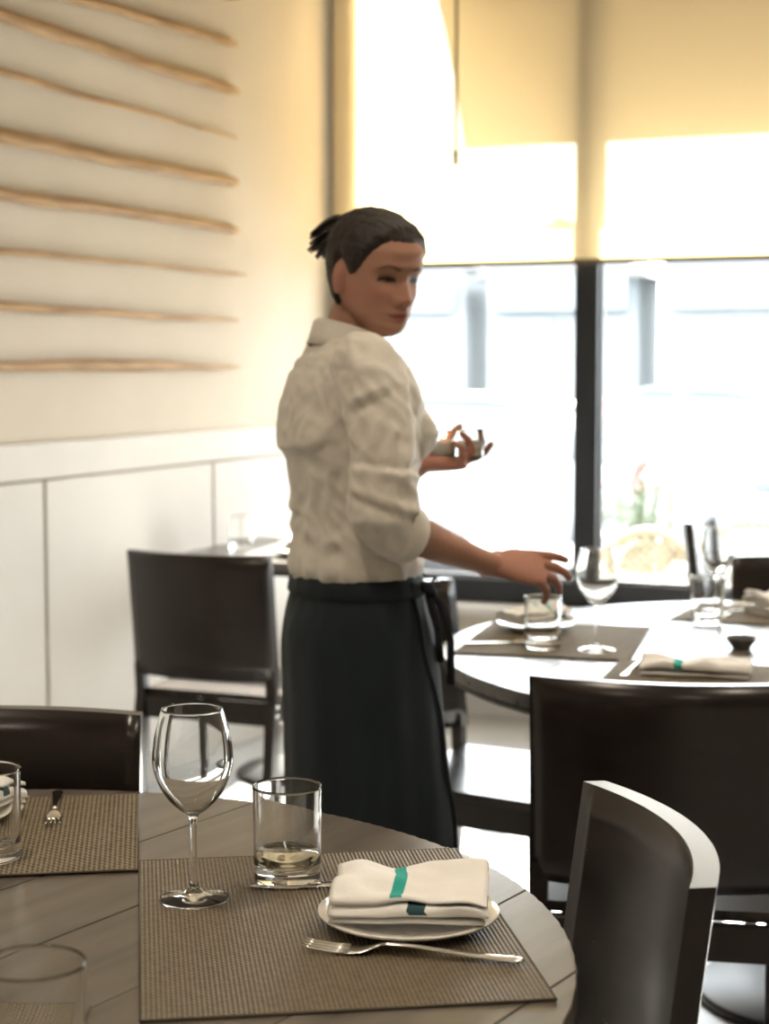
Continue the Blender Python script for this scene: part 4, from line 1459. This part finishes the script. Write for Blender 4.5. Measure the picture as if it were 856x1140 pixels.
# ---- apron, trousers, shoes
mb = MB()
ap = [(633, 396, .103, .142), (638, 396, .109, .147), (655, 396, .113, .151), (675, 396.5, .121, .162), (700, 398, .131, .172), (735, 401, .137, .176), (780, 404, .139, .175), (840, 408, .144, .172), (900, 411, .149, .172), (960, 413, .153, .173), (1040, 414, .156, .176), (1090, 414, .156, .176)]
ap = densify(ap, 5)
rings = []
NR = 120
for (py, cx_, a_, b_) in ap:
    ring = []
    for j in range(NR):
        an = 2 * math.pi * j / NR
        t = sstep(655, 760, py)
        fold = 1 + t * (.012 * math.sin(an * 7 + 1.3) + .010 * math.sin(an * 13 + .004 * py)) + .004 * noise.noise(Vector((an * 5, py * .03, 1)))
        # slanting gathers near the hip
        fold += .018 * (1 - sstep(640, 760, py)) * sstep(640, 655, py) * math.sin(an * 22 + py * .10) * (.3 + .7 * max(0, math.cos(an + .5)))
        ring.append(at(cx_, py, PD) + BF * a_ * math.cos(an) * fold + BLt * b_ * math.sin(an) * fold - feet)
    rings.append(ring)
inner = [[p * 1 for p in r] for r in rings]
mb.loft(rings)
apr = mb.build('apron', M['apron'], person)
# waistband, overlap edge, ties
def apr_pt(py, an, off=.003):
    for (y0, c0, a0, b0), (y1, c1, a1, b1) in zip(ap, ap[1:]):
        if y0 <= py <= y1:
            t = (py - y0) / (y1 - y0)
            return at(lerp(c0, c1, t), py, PD) + BF * (lerp(a0, a1, t) + off) * math.cos(an) + BLt * (lerp(b0, b1, t) + off) * math.sin(an) - feet
mb = MB()
rings = []
for py, o in ((637, .0035), (639, .005), (656, .006), (658, .003)):
    rings.append([apr_pt(py, 2 * math.pi * k / 80, o + .0008 * math.sin(k * 1.7)) for k in range(80)])
mb.loft(rings, cap=False)
mb.build('waistband', M['apron'], person)
AE = math.radians(-62)                       # the wrapped edge lies on the near front side
mb = MB()
pts = [apr_pt(py, AE + math.radians(26) * sstep(640, 940, py) + .05 * math.sin(py * .05), .004) for py in range(642, 1085, 12)]
mb.tube(pts, .0035, 8, dome=True)
mb.build('wrap_edge', M['apron'], person)
kp = apr_pt(650, math.radians(-38), .012)
mb = MB()
mb.tube([kp + Vector((-.008, -.004, .006)), kp + Vector((.004, -.012, .002)), kp + Vector((.012, -.004, -.008))], [.008, .012, .008], 12, dome=True)
mb.tube([kp, kp + Vector((.016, -.006, .020)), kp + Vector((.024, -.006, .008)), kp + Vector((.008, -.004, -.004))], [.004, .0055, .0055, .004], 8, .5)
mb.build('tie_knot', M['tie'], person)
for sx, L in ((.010, .13), (.026, .17)):
    mb = MB()
    mb.tube([kp, kp + Vector((sx, -.008, -.03)), kp + Vector((sx * 1.4 + .006, -.010, -L * .55)), kp + Vector((sx * 1.2 + .012, -.008, -L))], [.006, .0065, .0065, .007], 8, .3, ref=(0, 1, 0))
    mb.build('tie_end', M['tie'], person)
for s in (-1, 1):
    hip = at(397, 700, PD) + BLt * s * .085 - feet
    mb = MB(); mb.tube([Vector((hip.x, hip.y, .62)), Vector((hip.x + .005, hip.y, .46)), Vector((hip.x, hip.y, .25)), Vector((hip.x - .012, hip.y, .075))], [.085, .075, .068, .062], 20)
    mb.build('trouser_leg', M['tie'], person)
    an = Vector((hip.x - .012, hip.y, .07))
    mb = MB()
    rings = []
    for t, w, h in ((-.085, .018, .03), (-.075, .032, .055), (-.03, .037, .070), (.03, .038, .066), (.08, .043, .050), (.13, .040, .040), (.165, .028, .03), (.178, .012, .02)):
        c = an + BF * t
        rings.append([Vector((c.x, c.y, 0)) + BLt * w * math.cos(2 * math.pi * k / 20) + UPV * max(.0, h * .5 + h * .5 * math.sin(2 * math.pi * k / 20) * 1.0 + .0) for k in range(20)])
    mb.loft(rings); mb.build('shoe', M['shoe'], person)

# ---- the two votive candles in her left hand
def votive(label, c, lit=False):
    t = thing('votive_candle', label, 'candle', c, 0, 'votive candles')
    mb = MB(); mb.lathe(fine([(0, 0), (.020, 0), (.024, .003), (.027, .055), (.0262, .0556), (.0254, .055), (.0225, .006), (0, .005)]), 32); mb.build('glass_cup', M['glass'], t)
    mb = MB(); mb.lathe([(0, .0055), (.0222, .0062), (.0240, .034), (.020, .036), (0, .0345)], 28); mb.build('wax', M['wax'], t)
    mb = MB(); mb.tube([(0, 0, .034), (.001, 0, .044)], .0009, 6); mb.build('wick', M['wick'], t)
    if lit:
        mb = MB(); mb.lathe([(0, .040), (.003, .044), (.0042, .049), (.003, .056), (0, .066)], 14); mb.build('flame', M['flame'], t)
votive('white votive candle in a glass resting on her palm', at(494, 512, 3.262), True)
votive('white votive candle in a glass held by her fingertips', at(524, 511, 3.245))

# ------------------------------------------------------------------ unseen ceiling lamps, added as warm fill for the room
for i, (a, b) in enumerate(((1.4, -1.3), (1.4, .9), (-1.0, -1.3), (-1.0, .9), (3.6, -.2))):
    c = AB(a, b, CEIL)
    t = thing('fill_lamp', ['added fill lamp on the ceiling above the near table', 'added fill lamp on the ceiling right of the near table', 'added fill lamp on the ceiling behind the viewer by the left wall', 'added fill lamp on the ceiling behind the viewer in the middle', 'added fill lamp on the ceiling above the waitress'][i], 'lamp', c, 0, 'added ceiling fill lamps')
    mb = MB(); mb.lathe([(.05, -.001), (.075, -.001), (.078, -.006), (.052, -.010), (.05, -.006)], 28, closed=True); mb.build('trim_ring', M['fillmetal'], t)
    l = bpy.data.lights.new('fill_light', 'SPOT'); l.energy = 56; l.spot_size = math.radians(150); l.spot_blend = .9; l.shadow_soft_size = .06; l.color = (1, .85, .67)  # added spot that brightens the room from out of view
    lo_ = bpy.data.objects.new('fill_light', l); COL.objects.link(lo_); lo_.location = (0, 0, -.03); lo_.parent = t
